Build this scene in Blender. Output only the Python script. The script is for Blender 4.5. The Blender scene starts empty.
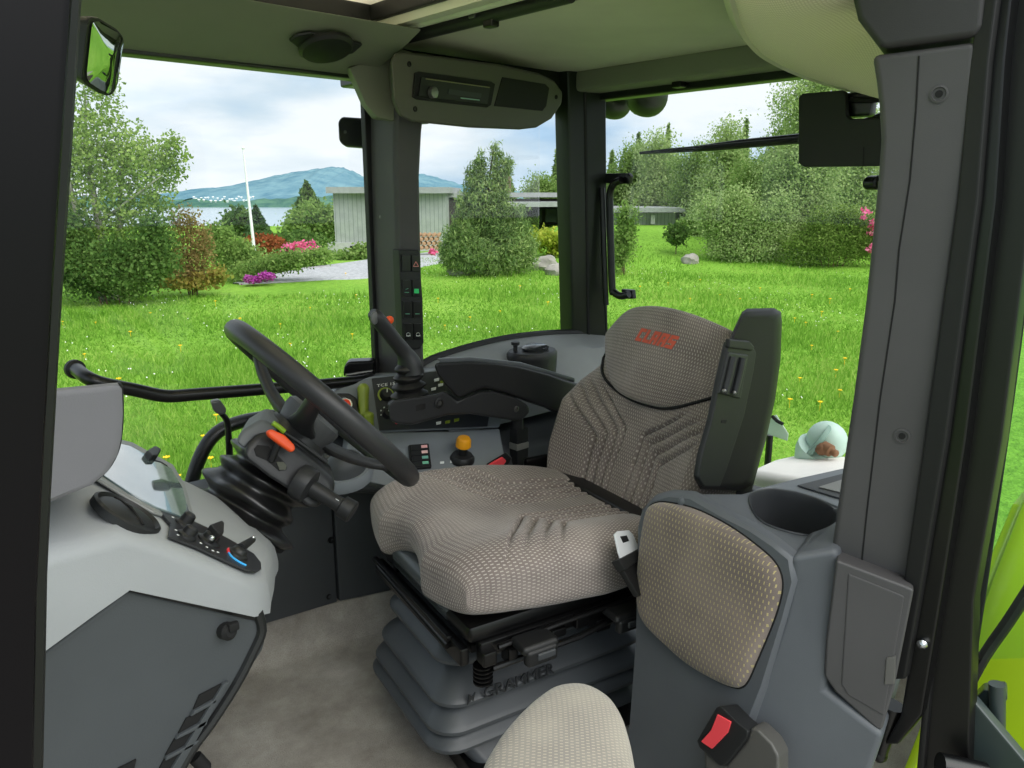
EXPO=0.28; SKY=1.0; SUN=3.2; SUNDIR=(.05,-.6,.78)
SPOKES=(122,2,242)
SEATROT=11; SEATX=.985; SEATY=1.085; SEATZ=.417; BACKTILT=21; BACKZ=.328; BACKH=.52; LETA=-.012; LETB=.66
BELLV=[(.250,-.010,-.050,-.235),(.176,.015,-.036,-.25),(.128,.03,-.026,-.262),(.096,.035,-.020,-.268)]
import bpy, bmesh, math, random
import numpy as np
from mathutils import Vector, Matrix
random.seed(7); rng = np.random.default_rng(7)
S = bpy.context.scene; COL = S.collection
V = Vector; R = math.radians
# ---------------------------------------------------------------- camera
FPX = 769.0; YAW = R(42); PIT = R(13.9); CAM = V((0, 0, 1.08))
FW = V((math.sin(YAW)*math.cos(PIT), math.cos(YAW)*math.cos(PIT), -math.sin(PIT)))
RT = V((math.cos(YAW), -math.sin(YAW), 0)); UP = RT.cross(FW)
cd = bpy.data.cameras.new('camera'); cam = bpy.data.objects.new('camera', cd); COL.objects.link(cam)
m = Matrix((RT, UP, -FW)).transposed().to_4x4(); m.translation = CAM; cam.matrix_world = m
cd.sensor_fit = 'HORIZONTAL'; cd.sensor_width = 36.0; cd.lens = 36.0*FPX/1024
cd.clip_start = 0.02; cd.clip_end = 12000
S.camera = cam
def ray(x, y): return FW + RT*((x-512)/FPX) - UP*((y-384)/FPX)
def P(x, y, X=None, Y=None, Z=None, d=None):
    """the point seen at photo pixel (x,y) on one plane of the cab (or at a distance d along the view)"""
    r = ray(x, y)
    if d is not None: return CAM + r*d
    if X is not None: return CAM + r*((X-CAM.x)/r.x)
    if Y is not None: return CAM + r*((Y-CAM.y)/r.y)
    return CAM + r*((Z-CAM.z)/r.z)
def PP(x, y, pl):
    """the point seen at (x,y) on plane (point, normal)"""
    r = ray(x, y); return CAM + r*((pl[0]-CAM).dot(pl[1])/r.dot(pl[1]))
def plane3(a, b, c):
    n = (b-a).cross(c-a).normalized()
    if n.dot(CAM-a) < 0: n = -n
    return (a, n)
# ---------------------------------------------------------------- colours / materials
def lin(h):
    if isinstance(h, str):
        h = h.lstrip('#'); c = [int(h[i:i+2], 16)/255 for i in (0, 2, 4)]
    else: c = [v/255 for v in h]
    return tuple((v/12.92 if v <= .04045 else ((v+.055)/1.055)**2.4) for v in c) + (1,)
class NT:
    def __init__(s, name):
        s.m = bpy.data.materials.new(name); s.m.use_nodes = True; s.t = s.m.node_tree; s.t.nodes.clear()
        s.out = s.n('ShaderNodeOutputMaterial')
    def n(s, typ, **kw):
        o = s.t.nodes.new(typ)
        for k, v in kw.items(): setattr(o, k, v)
        return o
    def l(s, a, b): s.t.links.new(a, b)
    def math(s, op, a, b=None, c=None):
        o = s.n('ShaderNodeMath', operation=op)
        for i, v in enumerate((a, b, c)):
            if v is None: continue
            if isinstance(v, (int, float)): o.inputs[i].default_value = v
            else: s.l(v, o.inputs[i])
        return o.outputs[0]
    def mix(s, f, a, b):
        o = s.n('ShaderNodeMix', data_type='RGBA')
        for i, v in ((0, f), (6, a), (7, b)):
            if isinstance(v, (int, float, tuple)): o.inputs[i].default_value = v
            else: s.l(v, o.inputs[i])
        return o.outputs[2]
    def noise(s, scale, detail=3, vec=None, rough=.5):
        o = s.n('ShaderNodeTexNoise'); o.inputs['Scale'].default_value = scale; o.inputs['Detail'].default_value = detail
        o.inputs['Roughness'].default_value = rough
        if vec is None: vec = s.n('ShaderNodeTexCoord').outputs['Object']
        s.l(vec, o.inputs['Vector']); return o.outputs['Fac']
    def ramp(s, f, *stops):
        o = s.n('ShaderNodeValToRGB'); e = o.color_ramp.elements
        while len(e) < len(stops): e.new(.5)
        for i, (p, c) in enumerate(stops): e[i].position = p; e[i].color = c
        s.l(f, o.inputs[0]); return o.outputs[0]
    def bsdf(s, col, rough=.5, metal=0, spec=.5, bump=None, bstr=.2, bdist=.002):
        b = s.n('ShaderNodeBsdfPrincipled')
        if isinstance(col, tuple): b.inputs['Base Color'].default_value = col
        else: s.l(col, b.inputs['Base Color'])
        if isinstance(rough, (int, float)): b.inputs['Roughness'].default_value = rough
        else: s.l(rough, b.inputs['Roughness'])
        b.inputs['Metallic'].default_value = metal; b.inputs['Specular IOR Level'].default_value = spec
        if bump is not None:
            u = s.n('ShaderNodeBump'); u.inputs['Strength'].default_value = bstr; u.inputs['Distance'].default_value = bdist
            s.l(bump, u.inputs['Height']); s.l(u.outputs[0], b.inputs['Normal'])
        s.l(b.outputs[0], s.out.inputs[0]); return b
def plastic(name, col, rough=.5, grain=900, var=.06, bstr=.25, metal=0, spec=.5, dirt=6):
    t = NT(name); c = lin(col)
    f = t.noise(dirt, 4)
    lo = tuple(v*(1-var*2) for v in c[:3])+(1,); hi = tuple(min(1, v*(1+var*2)) for v in c[:3])+(1,)
    colr = t.ramp(f, (.3, lo), (.7, hi))
    t.bsdf(colr, rough, metal, spec, t.noise(grain, 2) if grain else None, bstr, .0006)
    return t.m
def flat(name, col, rough=.5, metal=0, spec=.5, emit=0):
    t = NT(name); b = t.bsdf(lin(col), rough, metal, spec)
    if emit: b.inputs['Emission Color'].default_value = lin(col); b.inputs['Emission Strength'].default_value = emit
    return t.m
def fabric(name, base, dash, pu=.0088, pv=.0105, lu=.34, lv=.17, rough=.9, wear=None):
    """woven upholstery: a dark ground with short light dashes in staggered rows (UV in metres)"""
    t = NT(name); uv = t.n('ShaderNodeUVMap').outputs[0]
    sp = t.n('ShaderNodeSeparateXYZ'); t.l(uv, sp.inputs[0])
    v = t.math('DIVIDE', sp.outputs[1], pv); row = t.math('FLOOR', v)
    u = t.math('ADD', t.math('DIVIDE', sp.outputs[0], pu), t.math('MULTIPLY', t.math('MODULO', t.math('ABSOLUTE', row), 2.0), .5))
    fu = t.math('ABSOLUTE', t.math('SUBTRACT', t.math('FRACT', u), .5)); fv = t.math('ABSOLUTE', t.math('SUBTRACT', t.math('FRACT', v), .5))
    mask = t.math('MULTIPLY', t.math('LESS_THAN', fu, lv), t.math('LESS_THAN', fv, lu))
    n = t.noise(9, 4); n2 = t.noise(700, 2)
    b = lin(base); w = lin(wear or base)
    g = t.ramp(n, (.38, b), (.68, w))
    g = t.mix(t.math('MULTIPLY', n2, .35), g, tuple(x*.45 for x in b[:3])+(1,))
    c = t.mix(t.math('MULTIPLY', mask, .85), g, lin(dash))
    h = t.math('ADD', t.math('MULTIPLY', mask, .7), n2)
    bs = t.bsdf(c, rough, 0, .2, h, .5, .001)
    bs.inputs['Sheen Weight'].default_value = .25; bs.inputs['Sheen Roughness'].default_value = .5
    return t.m
def leafmat(name, c1, c2, c3=None, trans=.45, scale=.9):
    t = NT(name); f = t.noise(scale, 5)
    g = t.n('ShaderNodeNewGeometry').outputs['Random Per Island']
    f2 = t.math('ADD', t.math('MULTIPLY', f, .6), t.math('MULTIPLY', g, .4))
    col = t.ramp(f2, (.28, lin(c1)), (.52, lin(c2)), (.75, lin(c3 or c2)))
    d = t.n('ShaderNodeBsdfDiffuse'); tr = t.n('ShaderNodeBsdfTranslucent'); t.l(col, d.inputs[0]); t.l(col, tr.inputs[0])
    mx = t.n('ShaderNodeMixShader'); mx.inputs[0].default_value = trans
    t.l(d.outputs[0], mx.inputs[1]); t.l(tr.outputs[0], mx.inputs[2]); t.l(mx.outputs[0], t.out.inputs[0])
    return t.m
def glassmat(name, tint=(1, 1, 1), refl=.7):
    t = NT(name); tr = t.n('ShaderNodeBsdfTransparent'); tr.inputs[0].default_value = tuple(tint)+(1,)
    gl = t.n('ShaderNodeBsdfGlossy'); gl.inputs['Roughness'].default_value = .02
    fr = t.n('ShaderNodeFresnel'); fr.inputs[0].default_value = 1.35
    mx = t.n('ShaderNodeMixShader'); t.l(t.math('MULTIPLY', fr.outputs[0], refl), mx.inputs[0])
    t.l(tr.outputs[0], mx.inputs[1]); t.l(gl.outputs[0], mx.inputs[2]); t.l(mx.outputs[0], t.out.inputs[0]); return t.m
# ---------------------------------------------------------------- geometry collector
class G:
    def __init__(s): s.v = []; s.f = []; s.uv = None
    def add(s, verts, faces):
        o = len(s.v); s.v += [V(p) for p in verts]; s.f += [[i+o for i in q] for q in faces]; return s
    def addbm(s, bm):
        bm.verts.index_update(); s.add([v.co.copy() for v in bm.verts], [[v.index for v in f.verts] for f in bm.faces]); bm.free(); return s
    def _bev(s, bm, bev, seg, ang=30):
        bmesh.ops.recalc_face_normals(bm, faces=bm.faces)
        if bev > 0:
            es = [e for e in bm.edges if len(e.link_faces) == 2 and e.calc_face_angle(0) > R(ang)]
            bmesh.ops.bevel(bm, geom=es, offset=bev, segments=seg, profile=.5, affect='EDGES', clamp_overlap=True)
        return s.addbm(bm)
    def box(s, c, sz, M=None, bev=0, seg=2):
        """box centred at c with size sz, axes turned by the 3x3 matrix M"""
        bm = bmesh.new(); bmesh.ops.create_cube(bm, size=1)
        for v in bm.verts:
            p = V((v.co.x*sz[0], v.co.y*sz[1], v.co.z*sz[2])); v.co = (M @ p if M else p) + V(c)
        return s._bev(bm, bev, seg)
    def prism(s, poly, d, bev=0, seg=2, ang=30):
        """closed polygon of 3D points pushed along vector d"""
        bm = bmesh.new(); d = V(d); a = [bm.verts.new(p) for p in poly]; b = [bm.verts.new(V(p)+d) for p in poly]; n = len(a)
        bm.faces.new(a); bm.faces.new(b[::-1])
        for i in range(n): bm.faces.new((a[i], b[i], b[(i+1) % n], a[(i+1) % n]))
        return s._bev(bm, bev, seg, ang)
    def hull2(s, A, B, bev=0, seg=2, ang=30):
        """solid between two polygons with the same number of points"""
        bm = bmesh.new(); a = [bm.verts.new(p) for p in A]; b = [bm.verts.new(p) for p in B]; n = len(a)
        bm.faces.new(a); bm.faces.new(b[::-1])
        for i in range(n): bm.faces.new((a[i], b[i], b[(i+1) % n], a[(i+1) % n]))
        return s._bev(bm, bev, seg, ang)
    def loft(s, rings, caps=True, closed=True):
        n = len(rings[0]); vs = [p for r in rings for p in r]; fs = []
        for k in range(len(rings)-1):
            for i in range(n if closed else n-1):
                j = (i+1) % n; fs.append([k*n+i, k*n+j, (k+1)*n+j, (k+1)*n+i])
        if caps: fs.append(list(range(n))[::-1]); fs.append([(len(rings)-1)*n+i for i in range(n)])
        bm = bmesh.new(); bv = [bm.verts.new(p) for p in vs]
        for f in fs:
            try: bm.faces.new([bv[i] for i in f])
            except ValueError: pass
        if closed and caps: bmesh.ops.recalc_face_normals(bm, faces=bm.faces)
        return s.addbm(bm)
    def tube(s, pts, r, seg=12, caps=True, sub=0, flat=1.0):
        """round bar along pts; r a number or one per point; sub>0 rounds the corners (Catmull-Rom)"""
        pts = [V(p) for p in pts]; rs = list(r) if isinstance(r, (list, tuple)) else [r]*len(pts)
        if sub: pts, rs = smooth(pts, rs, sub)
        rings = []; t0 = None; n0 = None
        for i, p in enumerate(pts):
            t = (pts[min(i+1, len(pts)-1)]-pts[max(i-1, 0)]).normalized()
            if n0 is None:
                n0 = t.cross(V((0, 0, 1)) if abs(t.z) < .9 else V((1, 0, 0))).normalized()
            else:
                n0 = (n0 - t*n0.dot(t)).normalized()
            b = t.cross(n0)
            rings.append([p + (n0*math.cos(2*math.pi*k/seg) + b*math.sin(2*math.pi*k/seg)*flat)*rs[i] for k in range(seg)])
        return s.loft(rings, caps)
    def lathe(s, o, ax, prof, seg=28, sc=(1, 1), ref=None):
        """profile [(r,h)] turned about axis ax at o"""
        o = V(o); ax = V(ax).normalized(); u = (V(ref) if ref else (V((0, 0, 1)) if abs(ax.z) < .9 else V((1, 0, 0))))
        u = (u-ax*u.dot(ax)).normalized(); w = ax.cross(u)
        return s.loft([[o+ax*h+(u*math.cos(2*math.pi*k/seg)*sc[0]+w*math.sin(2*math.pi*k/seg)*sc[1])*max(r, 1e-5) for k in range(seg)] for r, h in prof])
    def ball(s, c, r, seg=16, M=None):
        bm = bmesh.new(); bmesh.ops.create_uvsphere(bm, u_segments=seg, v_segments=max(6, seg//2), radius=1)
        rr = r if isinstance(r, (tuple, list)) else (r, r, r)
        for v in bm.verts:
            p = V((v.co.x*rr[0], v.co.y*rr[1], v.co.z*rr[2])); v.co = (M @ p if M else p)+V(c)
        return s.addbm(bm)
    def text(s, txt, o, xdir, ydir, h, depth=.0006, width=None):
        """lettering with its lower left at o, running along xdir; width squeezes the line to a length"""
        cu = bpy.data.curves.new('t', 'FONT'); cu.body = txt; cu.size = 1; cu.extrude = .5; cu.resolution_u = 2
        ob = bpy.data.objects.new('t', cu); COL.objects.link(ob)
        me = bpy.data.meshes.new_from_object(ob.evaluated_get(bpy.context.evaluated_depsgraph_get()))
        bpy.data.objects.remove(ob); x = V(xdir).normalized(); y = V(ydir).normalized(); z = x.cross(y)
        xs = [v.co.x for v in me.vertices]; ys = [v.co.y for v in me.vertices]
        k = h/max(1e-6, max(ys)-min(ys)); kx = k if width is None else width/(max(xs)-min(xs))
        s.add([V(o)+x*(v.co.x-min(xs))*kx+y*(v.co.y-min(ys))*k+z*(v.co.z*depth+depth*.5) for v in me.vertices], [list(p.vertices) for p in me.polygons])
        bpy.data.meshes.remove(me); return s
def smooth(pts, rs, k):
    o = []; q = []
    for i in range(len(pts)-1):
        a, b, c, d = pts[max(i-1, 0)], pts[i], pts[i+1], pts[min(i+2, len(pts)-1)]
        for j in range(k):
            t = j/k
            o.append(.5*((2*b)+(c-a)*t+(2*a-5*b+4*c-d)*t*t+(3*b-a-3*c+d)*t**3)); q.append(rs[i]+(rs[i+1]-rs[i])*t)
    o.append(pts[-1]); q.append(rs[-1]); return o, q
def curve(pts, k=6, closed=False):
    pts = [V(p) for p in pts]
    if closed:
        n = len(pts); o = []
        for i in range(n):
            a, b, c, d = pts[i-1], pts[i], pts[(i+1) % n], pts[(i+2) % n]
            for j in range(k):
                t = j/k; o.append(.5*((2*b)+(c-a)*t+(2*a-5*b+4*c-d)*t*t+(3*b-a-3*c+d)*t**3))
        return o
    return smooth(pts, [0]*len(pts), k)[0]
# ---------------------------------------------------------------- objects
OFF = {}
def tag(o, label, cat=None, group=None, kind=None):
    if label: o['label'] = label
    if cat: o['category'] = cat
    if group: o['group'] = group
    if kind: o['kind'] = kind
    return o
def root(name, loc, label, cat, group=None):
    o = bpy.data.objects.new(name, None); COL.objects.link(o); o.location = V(loc); o.empty_display_size = .05
    OFF[o.name] = V(loc); return tag(o, label, cat, group)
def mk(name, g, mat, parent=None, label=None, cat=None, group=None, kind=None, smooth=True, ang=38, sub=0, merge=0):
    me = bpy.data.meshes.new(name)
    if parent is not None: off = OFF[parent.name]
    else:
        xs = [p.x for p in g.v]; ys = [p.y for p in g.v]; off = V(((min(xs)+max(xs))/2, (min(ys)+max(ys))/2, min(p.z for p in g.v)))
    me.from_pydata([p-off for p in g.v], [], g.f)
    if merge:
        bm = bmesh.new(); bm.from_mesh(me); bmesh.ops.remove_doubles(bm, verts=bm.verts, dist=merge); bm.to_mesh(me); bm.free()
    me.validate(); me.materials.append(mat)
    if smooth:
        me.shade_smooth(); me.set_sharp_from_angle(angle=R(ang))
    if g.uv is not None and len(g.uv) == len(me.vertices):
        uvl = me.uv_layers.new(name='UVMap')
        idx = np.empty(len(me.loops), dtype=np.int32); me.loops.foreach_get('vertex_index', idx)
        uvl.data.foreach_set('uv', np.asarray(g.uv, dtype=np.float32)[idx].ravel())
    o = bpy.data.objects.new(name, me); COL.objects.link(o)
    if parent is not None: o.parent = parent; OFF[o.name] = off
    else: o.location = off; OFF[o.name] = off
    if sub:
        md = o.modifiers.new('sub', 'SUBSURF'); md.levels = sub; md.render_levels = sub
    if smooth and not sub and ang < 60:
        w_ = o.modifiers.new('wn', 'WEIGHTED_NORMAL'); w_.keep_sharp = True; w_.weight = 80
    return tag(o, label, cat, group, kind)
def arr_mesh(name, verts, faces_n, mat):
    """big leaf meshes straight from numpy: verts (N,k,3), one face of k corners each"""
    n, k, _ = verts.shape; me = bpy.data.meshes.new(name)
    me.vertices.add(n*k); me.vertices.foreach_set('co', verts.astype(np.float32).ravel())
    me.loops.add(n*k); me.loops.foreach_set('vertex_index', np.arange(n*k, dtype=np.int32))
    me.polygons.add(n); me.polygons.foreach_set('loop_start', np.arange(0, n*k, k, dtype=np.int32)); me.polygons.foreach_set('loop_total', np.full(n, k, dtype=np.int32))
    me.update(calc_edges=True); me.materials.append(mat); return me
def link(name, me, parent=None, loc=(0, 0, 0)):
    o = bpy.data.objects.new(name, me); COL.objects.link(o); o.location = loc
    if parent is not None: o.parent = parent
    return o
def cut(o, g):
    """takes the solid g out of the object o"""
    me = bpy.data.meshes.new('c'); off = OFF[o.name]; me.from_pydata([p-off for p in g.v], [], g.f); c = bpy.data.objects.new('c', me); COL.objects.link(c); c.matrix_world = Matrix.Translation(off)
    bm = bmesh.new(); bm.from_mesh(me); bmesh.ops.recalc_face_normals(bm, faces=bm.faces); bm.to_mesh(me); bm.free()
    md = o.modifiers.new('b', 'BOOLEAN'); md.operation = 'DIFFERENCE'; md.object = c; md.solver = 'EXACT'
    bpy.context.view_layer.update(); dg = bpy.context.evaluated_depsgraph_get(); nm = bpy.data.meshes.new_from_object(o.evaluated_get(dg))
    o.modifiers.clear(); o.data = nm; bpy.data.objects.remove(c); nm.shade_smooth(); nm.set_sharp_from_angle(angle=R(35))
def px(*ps, **k): return [P(x, y, **k) for x, y in ps]
# ================================================================ OUTDOORS
S.view_settings.view_transform = 'Standard'; S.view_settings.look = 'None'; S.view_settings.gamma = 1
S.view_settings.use_curve_mapping = False; S.view_settings.exposure = EXPO
S.cycles.max_bounces = 10; S.cycles.diffuse_bounces = 5; S.cycles.glossy_bounces = 4; S.cycles.transparent_max_bounces = 24; S.cycles.transmission_bounces = 6
S.cycles.sample_clamp_indirect = 6
try:
    S.cycles.use_denoising = True; S.cycles.denoiser = 'OPENIMAGEDENOISE'
except Exception: pass
wd = bpy.data.worlds.new('sky'); S.world = wd; wd.use_nodes = True; wt = wd.node_tree; wt.nodes.clear()
def wn(t, **k):
    o = wt.nodes.new(t)
    for a, b in k.items(): setattr(o, a, b)
    return o
tc = wn('ShaderNodeTexCoord'); mp = wn('ShaderNodeMapping'); mp.inputs['Scale'].default_value = (1, 1, 3.4); mp.inputs['Location'].default_value = (.35, .2, .1)
wt.links.new(tc.outputs['Generated'], mp.inputs[0])
nz = wn('ShaderNodeTexNoise'); nz.inputs['Scale'].default_value = 2.6; nz.inputs['Detail'].default_value = 7; nz.inputs['Roughness'].default_value = .52; wt.links.new(mp.outputs[0], nz.inputs['Vector'])
nz2 = wn('ShaderNodeTexNoise'); nz2.inputs['Scale'].default_value = 5.5; nz2.inputs['Detail'].default_value = 6; wt.links.new(mp.outputs[0], nz2.inputs['Vector'])
r1 = wn('ShaderNodeValToRGB'); e = r1.color_ramp.elements
e[0].position = .34; e[0].color = lin((176, 205, 230)); e[1].position = .53; e[1].color = lin((232, 239, 243)); x = e.new(.44); x.color = lin((212, 227, 238))
wt.links.new(nz.outputs['Fac'], r1.inputs[0])
r2 = wn('ShaderNodeValToRGB'); e = r2.color_ramp.elements
e[0].position = .38; e[0].color = lin((224, 233, 238)); e[1].position = .55; e[1].color = (1, 1, 1, 1); wt.links.new(nz2.outputs['Fac'], r2.inputs[0])
mu = wn('ShaderNodeMix', data_type='RGBA', blend_type='MULTIPLY'); mu.inputs[0].default_value = .8; wt.links.new(r1.outputs[0], mu.inputs[6]); wt.links.new(r2.outputs[0], mu.inputs[7])
bg = wn('ShaderNodeBackground'); bg.inputs[1].default_value = SKY; wt.links.new(mu.outputs[2], bg.inputs[0])
wo = wn('ShaderNodeOutputWorld'); wt.links.new(bg.outputs[0], wo.inputs[0])
sl = bpy.data.lights.new('sun', 'SUN'); sl.energy = SUN; sl.angle = R(70); sl.color = (1, .97, .92)
so = bpy.data.objects.new('sun', sl); COL.objects.link(so)
so.rotation_euler = V(SUNDIR).to_track_quat('Z', 'Y').to_euler()     # the bright side of the cloud cover, behind the open door

GZ = -1.4
def dl(x, y): return x*math.sin(YAW)+y*math.cos(YAW), x*math.cos(YAW)-y*math.sin(YAW)
def sstep(a, b, x): t = np.clip((x-a)/(b-a), 0, 1); return t*t*(3-2*t)
def gh(x, y):
    d = x*math.sin(YAW)+y*math.cos(YAW); l = x*math.cos(YAW)-y*math.sin(YAW); dd = np.maximum(d, 1.0)
    u = l/dd
    z = GZ + 1.05*sstep(-.03, .07, u)*sstep(25.5, 34, d)*sstep(.1, 1, d)
    z = z + .1*np.sin(x*.21+1)*np.cos(y*.17) * sstep(6, 14, np.abs(d))
    z = z - 26*sstep(62, 150, d)
    return z
def gp(pxl, d, y=None):
    """ground point under photo column pxl at distance d"""
    l = (pxl-512)/FPX*d*1.0
    x = d*math.sin(YAW)+l*math.cos(YAW); yy = d*math.cos(YAW)-l*math.sin(YAW)
    return V((x, yy, float(gh(np.array(x), np.array(yy)))))
def zat(y, d):
    """height of photo row y at horizontal distance d"""
    v = (y-384)/FPX; return CAM.z + d*(-math.sin(PIT)-v*math.cos(PIT))/(math.cos(PIT)-v*math.sin(PIT))
# lawn
n = 150; xs = np.linspace(-60, 175, n); ys = np.linspace(-60, 175, n); XX, YY = np.meshgrid(xs, ys, indexing='ij'); ZZ = gh(XX, YY)
g = G(); g.v = [V((XX[i, j], YY[i, j], ZZ[i, j])) for i in range(n) for j in range(n)]
g.f = [[i*n+j, (i+1)*n+j, (i+1)*n+j+1, i*n+j+1] for i in range(n-1) for j in range(n-1)]
t = NT('lawn'); oc = t.n('ShaderNodeTexCoord').outputs['Object']
a = t.ramp(t.noise(.35, 5, oc), (.3, lin((98, 142, 48))), (.5, lin((120, 168, 60))), (.7, lin((152, 188, 82))))
b = t.ramp(t.noise(7, 6, oc, .7), (.3, lin((84, 132, 36))), (.62, lin((152, 200, 74))))
c = t.mix(.5, a, b)
c = t.mix(t.math('MULTIPLY', t.math('GREATER_THAN', t.noise(.16, 2, oc), .64), .0), c, lin((150, 140, 70)))
t.bsdf(c, .9, 0, .1, t.noise(26, 5, oc), .8, .08); LAWN = t.m
mk('lawn', g, LAWN, kind='structure', label='bright green grass lawn around the tractor')
# grass blades
N = 150000
d = 3.2*(30/3.2)**rng.random(N)**.8; u = rng.uniform(-.68, .56, N); l = u*d
bx = d*math.sin(YAW)+l*math.cos(YAW); by = d*math.cos(YAW)-l*math.sin(YAW)
keep = ~((np.abs(by-1.05) < 1.3) & (np.abs(bx-1.0) < 1.9))
road = (u < -.14) & (d > 19.5)
keep &= ~road
bx, by, d = bx[keep], by[keep], d[keep]; N = len(bx); bz = gh(bx, by)
h = rng.uniform(.05, .15, N)*(.8+.5*np.sin(bx*1.1)*np.cos(by*.9)); w = np.clip(d*.0012, .004, .02)*rng.uniform(.7, 1.3, N); th = rng.uniform(0, 6.283, N); lean = rng.normal(0, .05, (N, 2))
vv = np.zeros((N, 3, 3))
vv[:, 0] = np.stack([bx-np.cos(th)*w, by-np.sin(th)*w, bz-.01], 1); vv[:, 1] = np.stack([bx+np.cos(th)*w, by+np.sin(th)*w, bz-.01], 1)
vv[:, 2] = np.stack([bx+lean[:, 0], by+lean[:, 1], bz+h], 1)
GR = leafmat('grass_blades', (106, 152, 54), (132, 178, 68), (174, 202, 102), .5, .5)
o = link('grass', arr_mesh('grass', vv, 3, GR)); tag(o, 'blades of uncut green grass all over the lawn', 'grass', kind='stuff')
# tiny white flowers and seed heads sprinkled in the lawn
N = 1500
d = 9*(26/9)**rng.random(N); u = rng.uniform(-.68, .5, N); keep = np.sin(u*23+d*.7)+rng.normal(0, .5, N) > .7; keep &= ~((u < -.14) & (d > 19.5)); d, u = d[keep], u[keep]; N = len(d); l = u*d
bx = d*math.sin(YAW)+l*math.cos(YAW); by = d*math.cos(YAW)-l*math.sin(YAW); bz = gh(bx, by)+rng.uniform(.06, .14, N)
vv = np.zeros((N, 4, 3)); r_ = .008
for k, (sx, sy) in enumerate(((-1, -1), (1, -1), (1, 1), (-1, 1))): vv[:, k] = np.stack([bx+sx*r_, by+sy*r_, bz+sy*r_*.8], 1)
o = link('clover_flowers', arr_mesh('clover_flowers', vv, 4, flat('white_petal', (225, 230, 215), .8))); tag(o, 'tiny white flowers sprinkled through the lawn', 'flowers', kind='stuff')
# dandelions
YEL = flat('dandelion_yellow', (250, 205, 10), .7); fl = G()
for k in range(7):
    a = k*.898; fl.add([V((0, 0, .1)), V((math.cos(a)*.026, math.sin(a)*.026, .104)), V((math.cos(a+.45)*.03, math.sin(a+.45)*.03, .112)), V((math.cos(a+.9)*.026, math.sin(a+.9)*.026, .104))], [[0, 1, 2, 3]])
fl.tube([V((0, 0, 0)), V((.004, 0, .1))], .003, 5); fl.ball((0, 0, .104), (.018, .018, .011), 8)
me = None
spots = [(216, 417), (203, 437), (167, 461), (168, 472), (178, 479), (172, 474), (152, 470), (211, 461), (290, 342), (352, 334), (258, 330), (95, 318), (62, 318), (119, 381), (330, 390), (300, 385), (356, 296), (346, 276),
         (438, 300), (470, 318), (520, 290), (445, 325), (548, 305), (500, 312), (780, 330), (812, 345), (795, 318), (830, 300), (700, 282), (760, 290), (845, 360), (800, 380), (820, 405), (838, 330), (668, 285), (720, 296), (812, 296), (740, 300), (690, 300), (850, 290), (790, 402), (840, 392), (640, 290), (770, 312), (806, 322), (822, 312), (836, 372), (130, 330), (180, 345), (84, 352), (240, 318), (310, 306), (150, 310), (215, 300), (280, 322)]
for i, (x, y) in enumerate(spots):
    p = P(x, y, Z=GZ+.08)
    if me is None:
        o = mk('dandelion', fl, YEL); me = o.data
    else: o = link('dandelion', me)
    o.location = V((p.x, p.y, float(gh(np.array(p.x), np.array(p.y))))); s_ = random.uniform(.8, 1.3); o.scale = (s_, s_, s_); o.rotation_euler.z = i*1.3
    tag(o, 'yellow dandelion flower standing in the green lawn', 'flower', 'dandelions scattered over the lawn')
# unseen gravel added on the near side to cut green bounce light
g = G(); yx = np.linspace(-14, 9, 24); g.loft([[V((x_, y_, GZ+.02)) for x_ in yx] for y_ in (-16, -8, -2, .2+0*1)], caps=False, closed=False)
t = NT('added_gravel_grey'); t.bsdf(t.ramp(t.noise(6, 6), (.3, lin((138, 134, 126))), (.7, lin((176, 172, 164)))), .95, 0, .1, t.noise(40, 3), .5, .02)
mk('added_gravel', g, t.m, kind='structure', label='unseen pale gravel added beside the open door against green bounce light')
# gravel drive
g = G(); ed1 = [(232, 283), (262, 277), (300, 268), (340, 263), (376, 258), (430, 251)]; ed2 = [(240, 284), (285, 283), (330, 282), (376, 281), (430, 270), (470, 262)]
top = [P(x, y, Z=GZ+.0) for x, y in ed1]; bot = [P(x, y, Z=GZ+.0) for x, y in ed2]
def onground(p, dz): return V((p.x, p.y, float(gh(np.array(p.x), np.array(p.y)))+dz))
cols = []
for k in range(9):
    cols.append([onground(a_.lerp(b_, k/8), .04 if 0 < k < 8 else -.08) for a_, b_ in zip(curve(top, 5), curve(bot, 5))])
g.loft(cols, caps=False, closed=False)
t = NT('gravel'); t.bsdf(t.ramp(t.noise(9, 6), (.3, lin((150, 152, 154))), (.7, lin((190, 192, 194)))), .9, 0, .2, t.noise(40, 3), .5, .02)
mk('driveway', g, t.m, kind='structure', label='pale grey gravel driveway curving to the house')
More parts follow.
